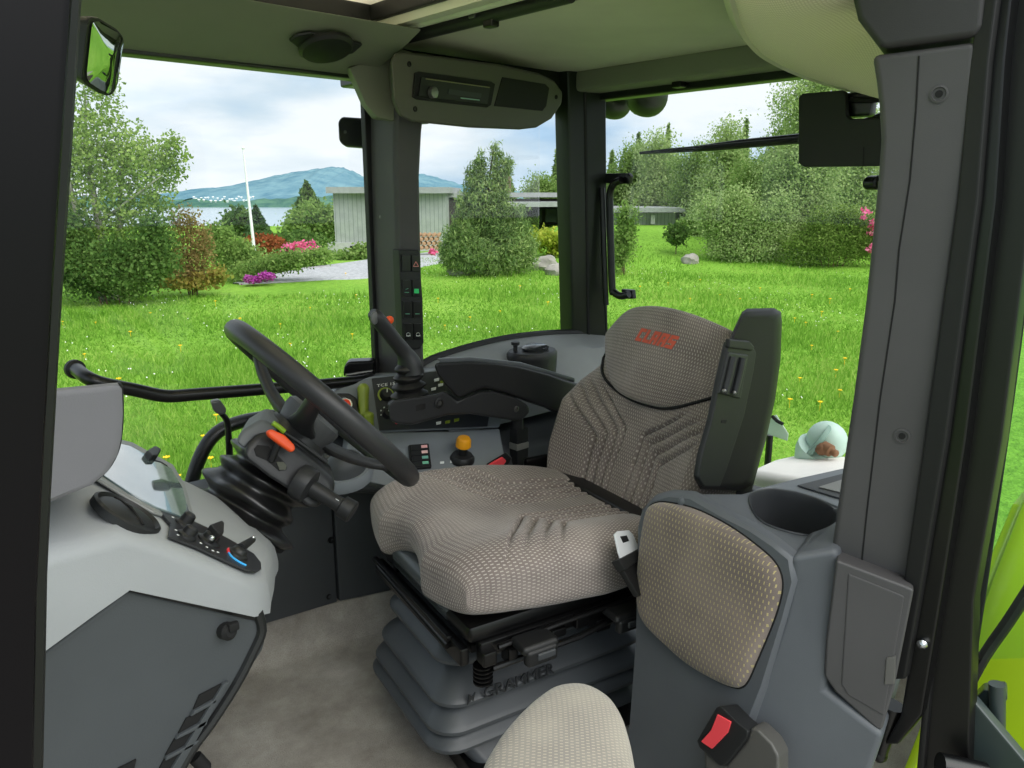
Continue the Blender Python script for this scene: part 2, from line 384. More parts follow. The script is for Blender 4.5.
# lake, far shore and mountains
def waterplane():
    g = G(); pts = [gp2(p_, d_) for p_, d_ in ((-600, 160), (-600, 2600), (1500, 2600), (1500, 160))]
    g.add([V((p.x, p.y, -29)) for p in pts], [[0, 1, 2, 3]]); return g
def gp2(pxl, d):
    l = (pxl-512)/FPX*d; return V((d*math.sin(YAW)+l*math.cos(YAW), d*math.cos(YAW)-l*math.sin(YAW), 0))
t = NT('fjord_water'); t.bsdf(lin((150, 170, 182)), .18, 0, .5, t.noise(.2, 4), .15, .5)
mk('lake', waterplane(), t.m, kind='structure', label='pale fjord water below the garden')
def ridge(name, prof, d, mat, label, depth=500, zb=-30):
    g = G(); f = []; cr = curve([gp2(x, d)+V((0, 0, zat(y, d))) for x, y in prof], 8)
    dirv = V((math.sin(YAW), math.cos(YAW), 0))
    for i, p in enumerate(cr): p.z += 3.2*math.sin(i*1.7)*math.sin(i*.61)
    rows = []
    for k in range(7):
        q = k/6; rows.append([p + dirv*(-depth*(1-q)) + V((0, 0, (zb-p.z)*(1-q)**1.6 + math.sin(i*.9+k*2.1)*4*q*(1-q))) for i, p in enumerate(cr)])
    rows.append([p+dirv*depth+V((0, 0, zb-p.z)) for p in cr])
    g.loft(rows, caps=False, closed=False); return mk(name, g, mat, kind='structure', label=label)
def hill(n_, c1, c2, sc):
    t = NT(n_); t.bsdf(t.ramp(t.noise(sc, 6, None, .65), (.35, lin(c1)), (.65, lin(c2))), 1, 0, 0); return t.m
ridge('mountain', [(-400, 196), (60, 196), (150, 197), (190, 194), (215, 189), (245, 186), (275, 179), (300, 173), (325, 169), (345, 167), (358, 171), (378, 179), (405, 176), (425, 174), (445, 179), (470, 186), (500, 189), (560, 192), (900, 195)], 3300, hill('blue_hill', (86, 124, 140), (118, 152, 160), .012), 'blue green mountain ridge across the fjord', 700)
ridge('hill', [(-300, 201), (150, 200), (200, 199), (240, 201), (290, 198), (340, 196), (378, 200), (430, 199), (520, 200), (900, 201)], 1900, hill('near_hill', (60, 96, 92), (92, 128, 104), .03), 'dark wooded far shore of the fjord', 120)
# tiny village on the far shore
WH = flat('village_white', (232, 234, 232), .7); RF = flat('village_roof', (120, 92, 84), .8); me = None
for i in range(26):
    x = 203+(i*7 % 26)*2.3+random.uniform(-.3, .3); y = random.uniform(197.5, 202.5); p = gp2(x, 1800+i*9)+V((0, 0, zat(y, 1800)))
    if me is None:
        g = G(); g.box((0, 0, 2.5), (2.2, 2.2, 2.4)); g.prism([V((-2.5, -2.5, 4.4)), V((2.5, -2.5, 4.4)), V((0, -2.5, 6.2))], (0, 5, 0)); o = mk('village_house', g, WH); me = o.data
    else: o = link('village_house', me)
    o.location = p-V((0, 0, 2)); o.rotation_euler.z = YAW; tag(o, 'tiny white house of the village on the far shore', 'house', 'village houses across the fjord')
# ================================================================ TREES AND SHRUBS
BARK_B = plastic('birch_bark', (176, 172, 160), .9, 60, .2, .5, dirt=3); BARK_D = plastic('dark_bark', (92, 80, 66), .9, 60, .15, .5)
TWIG = flat('twig_brown', (110, 92, 70), .9)
BIRCH = leafmat('birch_leaves', (118, 146, 74), (148, 176, 92), (184, 204, 124))
BIRCH2 = leafmat('birch_leaves_soft', (136, 162, 98), (166, 188, 122), (196, 212, 150))
GREEN = leafmat('shrub_leaves', (106, 138, 72), (136, 164, 88), (164, 188, 112))
DARK = leafmat('dark_leaves', (66, 96, 50), (96, 126, 66), (124, 150, 84), .35)
CONIF = leafmat('conifer_needles', (87, 112, 71), (126, 151, 92), (167, 185, 117), .25)
PINE = leafmat('pine_needles', (58, 83, 55), (78, 106, 67), (103, 126, 78), .2)
OLIVE = leafmat('olive_leaves', (92, 118, 54), (122, 148, 72), (152, 172, 96), .4)
ORANGE = leafmat('bronze_leaves', (150, 132, 84), (168, 146, 98), (140, 156, 88))
RUST = leafmat('rust_leaves', (124, 62, 42), (150, 80, 54), (168, 100, 66), .3)
PINK = leafmat('pink_petals', (216, 84, 138), (236, 120, 166), (248, 168, 196), .3)
PURP = leafmat('purple_petals', (166, 62, 158), (190, 84, 176), (206, 120, 196), .3)
YGRN = leafmat('yellow_green_leaves', (138, 156, 52), (172, 184, 70), (196, 200, 96))
def leafquads(c, size, asp=1.6, droop=0.0):
    n = len(c); a = rng.normal(size=(n, 3)); a[:, 2] -= droop; a /= np.linalg.norm(a, axis=1)[:, None]
    b = rng.normal(size=(n, 3)); b -= (b*a).sum(1)[:, None]*a; b /= np.linalg.norm(b, axis=1)[:, None]
    s = (size*rng.uniform(.6, 1.4, n))[:, None]; v = np.zeros((n, 4, 3))
    v[:, 0] = c-a*s*asp*.5; v[:, 1] = c+b*s*.5; v[:, 2] = c+a*s*asp*.5; v[:, 3] = c-b*s*.5
    return v
HR = np.array([math.cos(YAW), -math.sin(YAW), 0]); HF = np.array([math.sin(YAW), math.cos(YAW), 0])
def ppt(x, y, d): return np.array(gp2(x, d))+np.array([0, 0, zat(y, d)])
def blobpts(blobs, d, n, clump, per, depthk=.8):
    ws = np.array([b[2]*b[3] for b in blobs], float); ws /= ws.sum(); out = []
    k = max(1, n//per); pick = rng.choice(len(blobs), k, p=ws)
    for i in pick:
        x, y, rx, ry = blobs[i][:4]; c = ppt(x, y, d); q = rng.normal(size=3); q /= np.linalg.norm(q); q *= rng.random()**.42
        s = d/FPX; cen = c+HR*q[0]*rx*s+HF*q[1]*rx*s*depthk+np.array([0, 0, 1])*q[2]*ry*s
        out.append(cen+rng.normal(size=(per, 3))*np.array([1, 1, .8])*clump)
    return np.concatenate(out)
def cone_pts(x, ytop, ybot, rx, d, n, jag=.35, layers=14, pw=1.0):
    top = ppt(x, ytop, d); bot = ppt(x, ybot, d); s = d/FPX; t = rng.random(n)**.6
    lay = np.floor(t*layers)/layers; fr = t*layers % 1
    rad = rx*s*((t**pw)*(.62+.38*fr)); a = rng.uniform(0, 6.283, n); r = rad*rng.random(n)**.45*(1+jag*np.sin(a*5+lay*40))
    p = np.outer(1-t, top)+np.outer(t, bot); p[:, :2] += np.stack([np.cos(a)*r, np.sin(a)*r], 1); p[:, 2] -= r*.25
    return p
def tree(name, label, cat, d, px0, pts, size, mat, trunks=(), bark=None, group=None, asp=1.6, droop=.3, crown='crown'):
    base = gp(px0, d); r_ = root(name, base, label, cat, group)
    v = leafquads(pts-np.array(base), size, asp, droop); link(crown, arr_mesh(crown, v, 4, mat), r_)
    if trunks:
        g = G()
        for tr in trunks:
            ps = [V(ppt(x, y, d+dd)) for x, y, dd, r in tr]; rs = [r for *_, r in tr]
            ps[0].z = min(ps[0].z, base.z-.02) if abs(ps[0].z-base.z) < .6 else ps[0].z
            g.tube(ps, rs, 7, sub=4)
        mk('trunk', g, bark or BARK_D, r_)
    return r_
# big birch on the left
b = [(118, 110, 26, 50), (112, 165, 44, 36), (140, 175, 50, 26), (160, 160, 34, 22), (100, 205, 44, 34), (145, 215, 44, 26), (80, 140, 26, 40), (185, 152, 14, 16), (85, 245, 36, 30), (50, 180, 40, 60), (120, 75, 14, 26), (128, 235, 40, 24), (70, 215, 20, 40), (160, 195, 22, 24), (115, 140, 30, 30), (186, 150, 13, 16), (178, 172, 16, 16), (150, 145, 24, 24)]
tree('birch_tree', 'tall airy light green birch with several grey stems', 'tree', 19, 112, blobpts(b, 19, 21000, .10, 11), .055, BIRCH,
     [[(112, 292, 0, .13), (108, 230, 0, .1), (104, 160, .1, .06), (110, 90, .2, .02)], [(120, 292, .2, .1), (128, 220, .3, .07), (138, 160, .3, .04), (150, 130, .3, .015)], [(102, 292, -.2, .1), (88, 220, -.2, .07), (80, 150, -.3, .03)], [(122, 240, .3, .04), (150, 190, .5, .03), (190, 155, .6, .01)], [(112, 220, 0, .05), (140, 200, -.3, .03), (175, 175, -.6, .01)]], BARK_B)
def bush(name, label, d, blobs, n, size, mat, clump=.14, cat='shrub', px0=None, stems=True, group=None, per=9, asp=1.5, droop=0):
    x0 = px0 or sum(b_[0] for b_ in blobs)/len(blobs); base_y = max(b_[1]+b_[3] for b_ in blobs)
    tr = []
    if stems:
        for b_ in blobs[:5]: tr.append([(x0+(b_[0]-x0)*.3, base_y, 0, .02), ((x0+b_[0])/2, (base_y+b_[1])/2, 0, .014), (b_[0], b_[1], 0, .008)])
    return tree(name, label, cat, d, x0, blobpts(blobs, d, n, clump, per), size, mat, tr, TWIG, group, asp, droop, 'foliage')
bush('leafy_shrub', 'dense dark green shrub under the tall birch', 18.2, [(90, 268, 34, 28), (130, 268, 32, 30), (160, 250, 16, 34), (70, 240, 26, 36)], 18000, .06, DARK)
bush('bronze_shrub', 'orange brown thin shrub beside the birch', 19.8, [(190, 245, 17, 30), (178, 262, 12, 24), (205, 264, 13, 20), (197, 218, 7, 16), (183, 222, 5, 16), (209, 240, 7, 18), (190, 275, 20, 10)], 5200, .045, ORANGE, .09, stems=True)
bush('ground_cover', 'low yellow orange plants at the foot of the bronze shrub', 19.6, [(195, 281, 26, 7), (220, 274, 10, 8), (170, 283, 12, 6)], 1500, .07, leafmat('ochre_leaves', (150, 140, 66), (170, 150, 84), (130, 152, 64)), .08, stems=False)
bush('garden_shrub', 'light green garden shrub left of the flagpole foot', 23, [(235, 255, 22, 16), (222, 240, 14, 14), (250, 262, 20, 12)], 8000, .06, GREEN)
bush('garden_shrub', 'low bright green border plants beside the gravel drive', 22.3, [(265, 268, 22, 8), (285, 262, 22, 9), (245, 272, 16, 8), (304, 258, 18, 7), (322, 255, 14, 6)], 6000, .055, GREEN, .1, stems=False)
bush('red_shrub', 'rusty red brown shrub near the flagpole', 28.5, [(268, 248, 20, 11), (258, 252, 10, 8)], 2600, .1, RUST)
rh = bush('rhododendron', 'pink flowering rhododendron by the gravel drive', 27, [(306, 254, 20, 8), (318, 254, 8, 6)], 1600, .11, DARK)
link('blossom', arr_mesh('blossom', leafquads(blobpts([(305, 249, 18, 6), (298, 251, 9, 6), (316, 252, 8, 5)], 26.6, 1500, .07, 14)-np.array(rh.location), .09, 1.1), 4, PINK), rh)
bush('purple_flower_bed', 'low strip of purple flowers at the drive edge', 21.5, [(254, 279, 9, 1.8), (268, 276, 7, 1.8)], 900, .05, PURP, .05, 'flowers', stems=False)
tree('pine_tree', 'dark small pine behind the flagpole', 'tree', 46, 256, cone_pts(262, 206, 244, 24, 46, 3500, .2, 6), .2, PINE, [[(262, 250, 0, .2), (262, 212, 0, .08)]])
bush('round_tree', 'round grey green tree beside the dark pine', 47, [(244, 224, 12, 13)], 1400, .2, DARK, .3, 'tree')
bush('broad_tree', 'broad light green tree left of the house gable', 42, [(318, 224, 22, 20), (308, 232, 20, 16), (330, 226, 14, 18)], 9000, .13, GREEN, .3, 'tree')
tree('conifer_tree', 'pointed green tree rising behind the broad tree', 'tree', 44, 312, cone_pts(313, 182, 232, 26, 44, 4200, .2, 5, .8), .22, DARK, [[(312, 245, 0, .2), (313, 186, 0, .04)]])
bush('hedge_shrub', 'dark hedge shrub at the foot of the house gable', 33, [(300, 240, 34, 6)], 2000, .12, DARK, .12, stems=False)
bush('border_shrub', 'green border shrub below the house foundation', 30, [(352, 256, 16, 5), (366, 250, 10, 6), (336, 259, 10, 3)], 1800, .09, GREEN, .1, stems=False)
# flagpole
g = G(); bp = V(gp(258, 26)); tp = V(ppt(254.5, 148, 26)); g.tube([bp, bp.lerp(tp, .5), tp], [.06, .045, .025], 10); g.ball(tp, .05, 10)
mk('flagpole', g, flat('pole_white', (236, 238, 238), .4), label='tall white flagpole without a flag', cat='flagpole')
# juniper in the middle and rocks
tree('juniper_tree', 'bushy grey green juniper beyond the middle window pane', 'tree', 23.3, 488,
     np.concatenate([blobpts([(488, 252, 44, 22), (468, 244, 26, 28), (508, 244, 26, 28), (455, 255, 16, 16), (522, 252, 16, 20), (488, 210, 24, 34), (478, 184, 10, 24), (500, 182, 9, 26), (496, 156, 3, 14), (482, 164, 3, 16), (520, 222, 8, 20), (465, 210, 8, 18), (508, 166, 3, 12)], 23.3, 40000, .075, 13)]), .03, CONIF,
     [[(488, 272, 0, .09), (486, 220, 0, .06), (494, 150, 0, .012)]], asp=4.5, droop=-1.0)
ROCK = plastic('grey_rock', (158, 154, 146), .95, 30, .15, .8, dirt=2)
def rock(x, y, d, rx, rz, label):
    g = G(); bm = bmesh.new(); bmesh.ops.create_icosphere(bm, subdivisions=3, radius=1)
    ph = random.uniform(0, 9)
    for v in bm.verts:
        k = 1+.16*math.sin(v.co.x*3+ph)*math.cos(v.co.y*4+ph)+.08*math.sin(v.co.z*7+v.co.x*5+ph); v.co = V((v.co.x*rx*k, v.co.y*rx*.8*k, v.co.z*rz*k))
    c = gp(x, d)
    for v in bm.verts: v.co += c+V((0, 0, rz*.35))
    g.addbm(bm); mk('rock', g, ROCK, label=label, cat='rock')
rock(463, 272, 23.6, .45, .25, 'pale grey rock at the left foot of the juniper')
rock(556, 268, 23.5, .35, .25, 'flat grey rock right of the juniper')
rock(545, 262, 25, .5, .35, 'brown grey boulder in the bank right of the juniper')
rock(689, 262, 27, .35, .25, 'small pale rock in the grass before the birch thicket')
bush('bank_plants', 'yellow green plants on the rocky bank by the juniper', 28, [(545, 238, 26, 8), (560, 250, 16, 10), (530, 246, 12, 8), (572, 240, 14, 8)], 3000, .09, YGRN, .12, stems=False)
bush('pink_flower_tuft', 'small tuft of pink flowers left of the juniper', 21, [(434, 252, 3, 2)], 120, .06, PINK, .03, 'flowers', stems=False)
g = G()
# right side: birches and thicket
def birch(x, ytop, ybot, w, d, n, size, label, mat=BIRCH2, lean=0):
    hgt = ybot-ytop; bl = [(x+lean*(1-q)+random.uniform(-w*.35, w*.35), ytop+hgt*q, w*(.22+.8*min(1, q*1.6))*random.uniform(.7, 1.1), hgt*.13) for q in np.linspace(.06, .92, 14)]
    x2 = x+lean
    return tree('birch_tree', label, 'tree', d, x, blobpts(bl, d, n*6, .30 if d > 30 else .22, 14), size*.38, mat, [[(x, ybot+8, 0, .12), (x, (ytop+ybot)/2, 0, .08), (x2, ytop+4, 0, .015)]], BARK_B, 'birches behind the lawn', 1.5, .5)
birch(800, 66, 258, 52, 29, 9500, .17, 'tallest light green birch, crown reaching over the black plate')
birch(850, 100, 250, 34, 32, 4200, .18, 'birch half hidden behind the thick grey pillar')
birch(745, 165, 240, 30, 31, 4200, .17, 'birch just left of the tallest birch', GREEN)
birch(715, 125, 236, 26, 37, 4000, .2, 'slim birch with a thin bare top above the wiper')
birch(690, 150, 232, 28, 40, 4200, .2, 'birch behind the low roof of the annex', GREEN)
birch(655, 138, 225, 28, 43, 4200, .22, 'birch behind the annex, middle of the row')
birch(625, 150, 222, 24, 45, 3800, .22, 'birch near the rear window latch bar', GREEN)
birch(772, 120, 235, 26, 39, 3600, .2, 'birch behind the tallest birch, half hidden', GREEN)
birch(540, 178, 215, 18, 48, 2200, .22, 'small birch over the house roof by the dark post', GREEN)
birch(838, 120, 240, 40, 40, 4200, .22, 'birch at the back behind the tallest birch', GREEN)
for x, yt, yb, w, d, lb in ((556, 146, 215, 13, 50, 'thin spruce standing over the house roof'), (508, 166, 205, 10, 55, 'small spruce tip beside the house chimney'), (633, 132, 220, 13, 52, 'spruce beside the rear window latch bar'), (661, 122, 220, 12, 54, 'spruce rising over the middle birch'), (608, 150, 220, 12, 54, 'spruce hidden partly by the dark rear post'), (735, 118, 225, 13, 50, 'spruce poking above the wiper blade')):
    tree('spruce_tree', lb, 'tree', d, x, cone_pts(x, yt, yb, w, d, 4200, .3, 9), .13, CONIF, [[(x, yb+10, 0, .14), (x, yt+2, 0, .015)]], None, 'spruces behind the house', 2.6, .4)
bush('thicket_shrub', 'dense green thicket shrub in front of the birches', 27.5, [(735, 224, 15, 36), (757, 234, 15, 28), (716, 222, 11, 28), (701, 216, 9, 20), (775, 226, 13, 34), (745, 250, 28, 12), (722, 248, 16, 12)], 28000, .055, BIRCH2, .18)
bush('thicket_shrub', 'dense olive green shrub beside the thick grey pillar', 26.5, [(820, 242, 20, 20), (846, 236, 15, 27), (800, 248, 18, 13), (863, 238, 12, 22), (834, 224, 11, 16), (812, 222, 8, 12)], 24000, .05, OLIVE, .16)
bush('thicket_shrub', 'small dark round bush on the grassy bank', 28.5, [(674, 234, 8, 9)], 1300, .1, DARK, .1)
bush('thicket_shrub', 'loose yellow green bushes above the grassy bank', 32, [(698, 228, 16, 12), (688, 224, 12, 8), (705, 238, 14, 12)], 4200, .08, GREEN, .15)
bush('sapling', 'young willow sapling behind the rear window latch bar', 23.4, [(622, 235, 10, 24), (618, 255, 9, 16), (626, 215, 7, 14)], 3600, .06, GREEN, .12)
bush('pink_rhododendron', 'few pink blossoms on the shrub by the grey pillar', 26, [(858, 215, 8, 6), (866, 228, 6, 8), (868, 248, 5, 5)], 110, .1, PINK, .05, stems=False)
# ---------------------------------------------------------------- house
t = NT('board_siding'); oc = t.n('ShaderNodeTexCoord').outputs['Object']; sp = t.n('ShaderNodeSeparateXYZ'); t.l(oc, sp.inputs[0])
w_ = t.math('FRACT', t.math('MULTIPLY', t.math('ADD', t.math('MULTIPLY', sp.outputs[0], math.cos(YAW)), t.math('MULTIPLY', sp.outputs[1], -math.sin(YAW))), 5.5))
t.bsdf(t.mix(t.math('LESS_THAN', w_, .14), t.ramp(t.noise(3, 4), (.3, lin((150, 156, 152))), (.7, lin((164, 170, 165)))), lin((126, 132, 129))), .8, 0, .2); SIDING = t.m
ROOFM = plastic('roof_felt', (150, 154, 152), .85, 20, .05, .1); DKW = flat('dark_pane', (34, 40, 44), .15); DBRN = flat('dark_boards', (58, 54, 50), .8); CONC = plastic('foundation_white', (176, 178, 176), .9, 30, .05, .1)
hr = root('house', gp(400, 35), 'long low grey boarded house with flat roof behind the lawn', 'house')
def wallbox(nm, x0, x1, d0, d1, y_top0, y_bot0, mat, back=7, extra=0):
    A = V(ppt(x0, y_top0, d0)); Bz = ppt(x0, y_bot0, d0)[2]; B = V(gp2(x1, d1)); B.z = A.z
    dn = V((HF[0], HF[1], 0)); g = G()
    g.prism([V((A.x, A.y, Bz)), V((B.x, B.y, Bz)), B, A], dn*back); return mk(nm, g, mat, hr, smooth=False)
def slabbox(nm, x0, x1, d0, d1, y_top0, th, mat, back=8, fwd=.5):
    A = V(ppt(x0, y_top0, d0)); B = V(gp2(x1, d1)); B.z = A.z; dn = V((HF[0], HF[1], 0)); g = G()
    A -= dn*fwd; B -= dn*fwd
    g.prism([A-V((0, 0, th)), B-V((0, 0, th)), B, A], dn*back); return mk(nm, g, mat, hr, smooth=False)
wallbox('wall', 338, 447, 34, 35, 190, 243, SIDING); wallbox('foundation', 330, 450, 33.7, 35, 243, 254, CONC)
slabbox('roof', 334, 452, 34, 35, 187, .26, ROOFM)
wallbox('wall', 447, 600, 37, 40, 200, 226, DBRN); slabbox('roof', 440, 606, 37, 40, 192.5, .22, ROOFM, 8, .3)
slabbox('roof', 500, 606, 36.4, 39, 202, .22, ROOFM, 5, .9)
for x in (515, 530, 545, 560): wallbox('window', x, x+11, 38.0, 38.2, 209, 222, DKW, .1)
wallbox('wall', 596, 672, 38, 38.5, 213, 228, SIDING, 5); slabbox('roof', 594, 678, 38, 38.5, 207.5, .22, ROOFM, 6, .7)
wallbox('window', 648, 652, 37.95, 38, 215, 224, CONC, .1); wallbox('window', 352, 364, 33.65, 33.7, 246, 251, DKW, .1)
wallbox('chimney', 500, 511, 40, 40, 176, 200, plastic('chimney_brick', (120, 98, 84), .9, 20), 1.2)
dn = V((HF[0], HF[1], 0)); c0 = V(ppt(424, 250, 31.5)); lm = None
for i in range(6):
    for j in range(4):
        if lm is None:
            o = mk('firewood_log', G().lathe((0, 0, 0), dn, [(.085, 0), (.085, .5)], 8), plastic('cut_wood', (176, 140, 108), .9, 40, .2)); lm = o.data
        else: o = link('firewood_log', lm)
        o.location = c0+V(HR)*(i*.2-.45+(j % 2)*.1)+V((0, 0, j*.17))+dn*.25; tag(o, 'cut firewood log in the stack against the grey house wall', 'firewood', 'firewood logs by the house')
# ================================================================ CAB SHELL
HEADL = plastic('headliner', (196, 197, 178), .85, 500, .03, .25, spec=.2); HEADD = plastic('headliner_dark', (124, 128, 110), .7, 500, .03, .2, spec=.3)
GREYP = plastic('pillar_grey', (70, 69, 70), .55, 900, .04, .3); GREYM = plastic('console_grey', (136, 140, 142), .55, 900, .05, .3)
BLACKP = plastic('black_plastic', (25, 26, 27), .5, 900, .06, .25); BLACKM = plastic('black_metal', (9, 9, 10), .32, 0, .05, spec=.5)
RUBBER = plastic('black_rubber', (12, 12, 13), .55, 300, .06, .2); DARKP = plastic('dark_grey_panel', (58, 61, 64), .55, 800, .05, .3)
FRAME = plastic('frame_paint', (26, 32, 24), .3, 0, .05); SCREW = flat('screw_steel', (120, 120, 118), .35, .9); DHOLE = flat('deep_black', (8, 8, 9), .8)
CHROME = flat('polished_steel', (200, 202, 204), .22, 1.0); WHT = flat('white_mark', (225, 228, 226), .6)
LIME = flat('lime_paint', (168, 200, 36), .25); REDC = flat('red_plastic', (226, 70, 78), .45); ORNG = flat('orange_plastic', (238, 84, 30), .45)
GLASS = glassmat('cab_glass'); GLASSG = glassmat('door_glass', (.72, .9, .8), 1.0)
def carpet():
    t = NT('carpet'); f = t.noise(3.2, 6, None, .65); f2 = t.noise(420, 2)
    c = t.ramp(f, (.3, lin((132, 126, 118))), (.5, lin((182, 177, 168))), (.7, lin((226, 222, 214))))
    c = t.mix(t.math('MULTIPLY', f2, .5), c, lin((60, 56, 50))); t.bsdf(c, .95, 0, .1, f2, .8, .003); return t.m
CARPET = carpet()
# floor with a curved up edge along the right wall and behind the pedals
g = G()
sec = [(.30, 0), (1.535, 0), (1.562, .008), (1.578, .03), (1.592, .10), (1.66, .105)]
sec2 = [(.30, 0), (1.30, 0), (1.36, .012), (1.40, .05), (1.42, .10), (1.50, .105)]
xs = [-.45, 0, .3, .62, .8, .88, .94, 1.0, 1.1, 1.3, 1.85]
def wally(x): return 1.62-.31*max(0, x-.66) if x < 1.0 else 1.515-.25*min(.5, max(0, x-1.0))
g.loft([[V((x, y-(1.60-wally(x))*max(0, (y-.3)/1.3), z)) for y, z in sec] for x in xs], caps=False, closed=False)
g2 = G(); g2.prism([V((-.45, .3, -.12)), V((1.85, .3, -.12)), V((1.85, 1.72, -.12)), V((-.45, 1.72, -.12))], (0, 0, .1)); 
mk('floor', g, CARPET, kind='structure', label='worn grey brown carpet of the cab floor')
mk('floor', g2, BLACKM, kind='structure', label='cab floor pan')
# right wall : two bolted dark panels
g = G(); pts = [(.20, .0), (.66, .0), (1.02, .0), (1.30, .0)]
def wp(x, z, o=0): return V((x, wally(x)-o, z))
def panel(x0, x1, z0, z1, th=.02, o=.004):
    return [wp(x0, z0, o), wp(x1, z0, o), wp(x1, z1, o), wp(x0, z1, o)]
wr = mk('wall_right', G().prism([V((.1, 1.64, .0)), V((.66, 1.64, 0)), V((1.02, 1.535, 0)), V((1.9, 1.42, 0)), V((1.9, 1.72, 0)), V((.1, 1.72, 0))], (0, 0, .44)), DARKP, kind='structure', label='dark grey lower wall on the right of the cab')
sx = P(329, 560, Y=1.6).x
mk('panel', G().prism(panel(.45, sx-.003, .1, .44), (0, .02, 0), .003), DARKP, wr); mk('panel', G().prism(panel(sx+.003, .98, .1, .44), (0, .02, 0), .003), DARKP, wr)
for x, y in ((322, 534), (321, 590), (272, 600)):
    p = P(x, y, Y=1.61); o = wally(p.x)-.004; mk('screw', G().lathe((p.x, o, p.z), (0, -1, 0), [(.0085, 0), (.0085, .003), (.004, .004), (.004, .001)], 12), BLACKM, wr)
# ---- ceiling -------------------------------------------------------------
ZC = 1.425
g = G(); HX0, HX1, HY0, HY1 = .1, P(375, 22, Z=1.45).x, .55, P(375, 22, Z=1.45).y
def slabz(x0, x1, y0, y1, z0, z1): return G().box(((x0+x1)/2, (y0+y1)/2, (z0+z1)/2), (x1-x0, y1-y0, z1-z0))
ce = mk('ceiling', slabz(.99, 1.95, .35, 1.75, ZC, 1.56), HEADL, kind='structure', label='grey fabric headliner over the rear of the cab')
XR = 1.0
g = G(); g.box(((HX1+XR)/2, 1.03, 1.505), (XR-HX1+.02, 1.36, .10), bev=.015); g.box((.45, (HY1+1.72)/2, 1.505), (1.15, 1.72-HY1, .10), bev=.015); g.box((-.12, 1.03, 1.5), (.35, 1.36, .12)); g.box((.45, .45, 1.505), (1.1, .2, .10))
mk('headliner', g, HEADL, ce, ang=30)
# cove under the roof along the right door
prof = [(1.70, 1.345), (1.645, 1.345), (1.60, 1.356), (1.50, 1.385), (1.42, 1.415), (HY1+.09, 1.437), (HY1+.03, 1.452), (HY1, 1.47), (HY1, 1.54), (1.72, 1.54)]
mk('cove', G().prism([V((-.3, y, z)) for y, z in prof], (1.33, 0, 0), .006), HEADD, ce)
mk('side_header', G().box((1.45, 1.725, 1.45), (.86, .07, .24), bev=.006), FRAME, ce)
mk('door_header', G().box((.35, 1.672, 1.352), (1.35, .05, .03), bev=.006), FRAME, ce)
# roof hatch: dark frame, pale shade above
hx, hy = HX1, HY1
g = G()
for (a, b, c, d_) in ((HX0, hx, hy-.03, hy), (HX0, hx, HY0, HY0+.03), (hx-.03, hx, HY0, hy), (HX0, HX0+.03, HY0, hy)): g.box(((a+b)/2, (c+d_)/2, 1.460), (b-a, d_-c, .036), bev=.006)
hf = mk('roof_hatch', g, BLACKP, label='black framed roof hatch with pale cream shade', cat='roof hatch')
t = NT('cream_shade'); tr = t.n('ShaderNodeBsdfTranslucent'); tr.inputs[0].default_value = lin((250, 244, 226)); df = t.n('ShaderNodeBsdfDiffuse'); df.inputs[0].default_value = lin((250, 244, 226)); mx = t.n('ShaderNodeMixShader'); mx.inputs[0].default_value = .7
t.l(df.outputs[0], mx.inputs[1]); t.l(tr.outputs[0], mx.inputs[2]); t.l(mx.outputs[0], t.out.inputs[0])
mk('sun_shade', G().box(((HX0+hx)/2, (HY0+hy)/2, 1.482), (hx-HX0-.02, hy-HY0-.02, .006)), t.m, hf)
# speaker in the cove
def spot(x, y, Y0=1.5): return P(x, y, Y=Y0)
cpl = (V((0, 1.50, 1.385)), V((0, -.36, -1)).normalized())
c0 = PP(325, 41, cpl); nn = cpl[1]; ux = V((1, 0, 0)); vy = nn.cross(ux)
sp_ = root('speaker', c0, 'round black speaker grille set in the ceiling cove', 'speaker')
hexp = [PP(x, y, cpl)+nn*.002 for x, y in ((288, 37), (296, 31), (310, 29), (352, 38), (362, 41), (352, 50), (333, 52), (300, 46))]
mk('mount_plate', G().prism(hexp, nn*.008, .004), BLACKP, sp_)
c1 = PP(325, 42, cpl)
mk('grille', G().lathe(c1+nn*.008, nn, [(.056, 0), (.056, .006), (.05, .012), (.02, .015), (0, .015)], 28), RUBBER, sp_)
# light strip and black blind roller on the crossbeam
a, b = P(391, 41, Z=1.418), P(560, -8, Z=1.418)
b.x = a.x
mk('roller_blind', G().tube([a, b], .014, 14), BLACKP, label='black sun blind roller along the ceiling crossbeam', cat='sun blind')
p = a.lerp(b, .62)
rb = bpy.data.objects['roller_blind']; mk('bracket', G().box(p+V((.0, 0, -.012)), (.02, .03, .022), bev=.004), BLACKM, rb); mk('pull_tab', G().box(p+V((-.012, .04, .006)), (.012, .02, .016), bev=.003), SCREW, rb)
mk('trim_1', G().tube([a+V((-.035, -.01, .008)), b+V((-.035, 0, .008))], .008, 10), plastic('pale_trim', (196, 200, 176), .5, 0), kind='structure', label='pale piping strip beside the blind roller')
mk('trim_1', G().box(((a.x+b.x)/2+.035, (a.y+b.y)/2, 1.437), (.05, a.y-b.y, .03), bev=.008), HEADD, kind='structure', label='grey edge of the ceiling crossbeam')
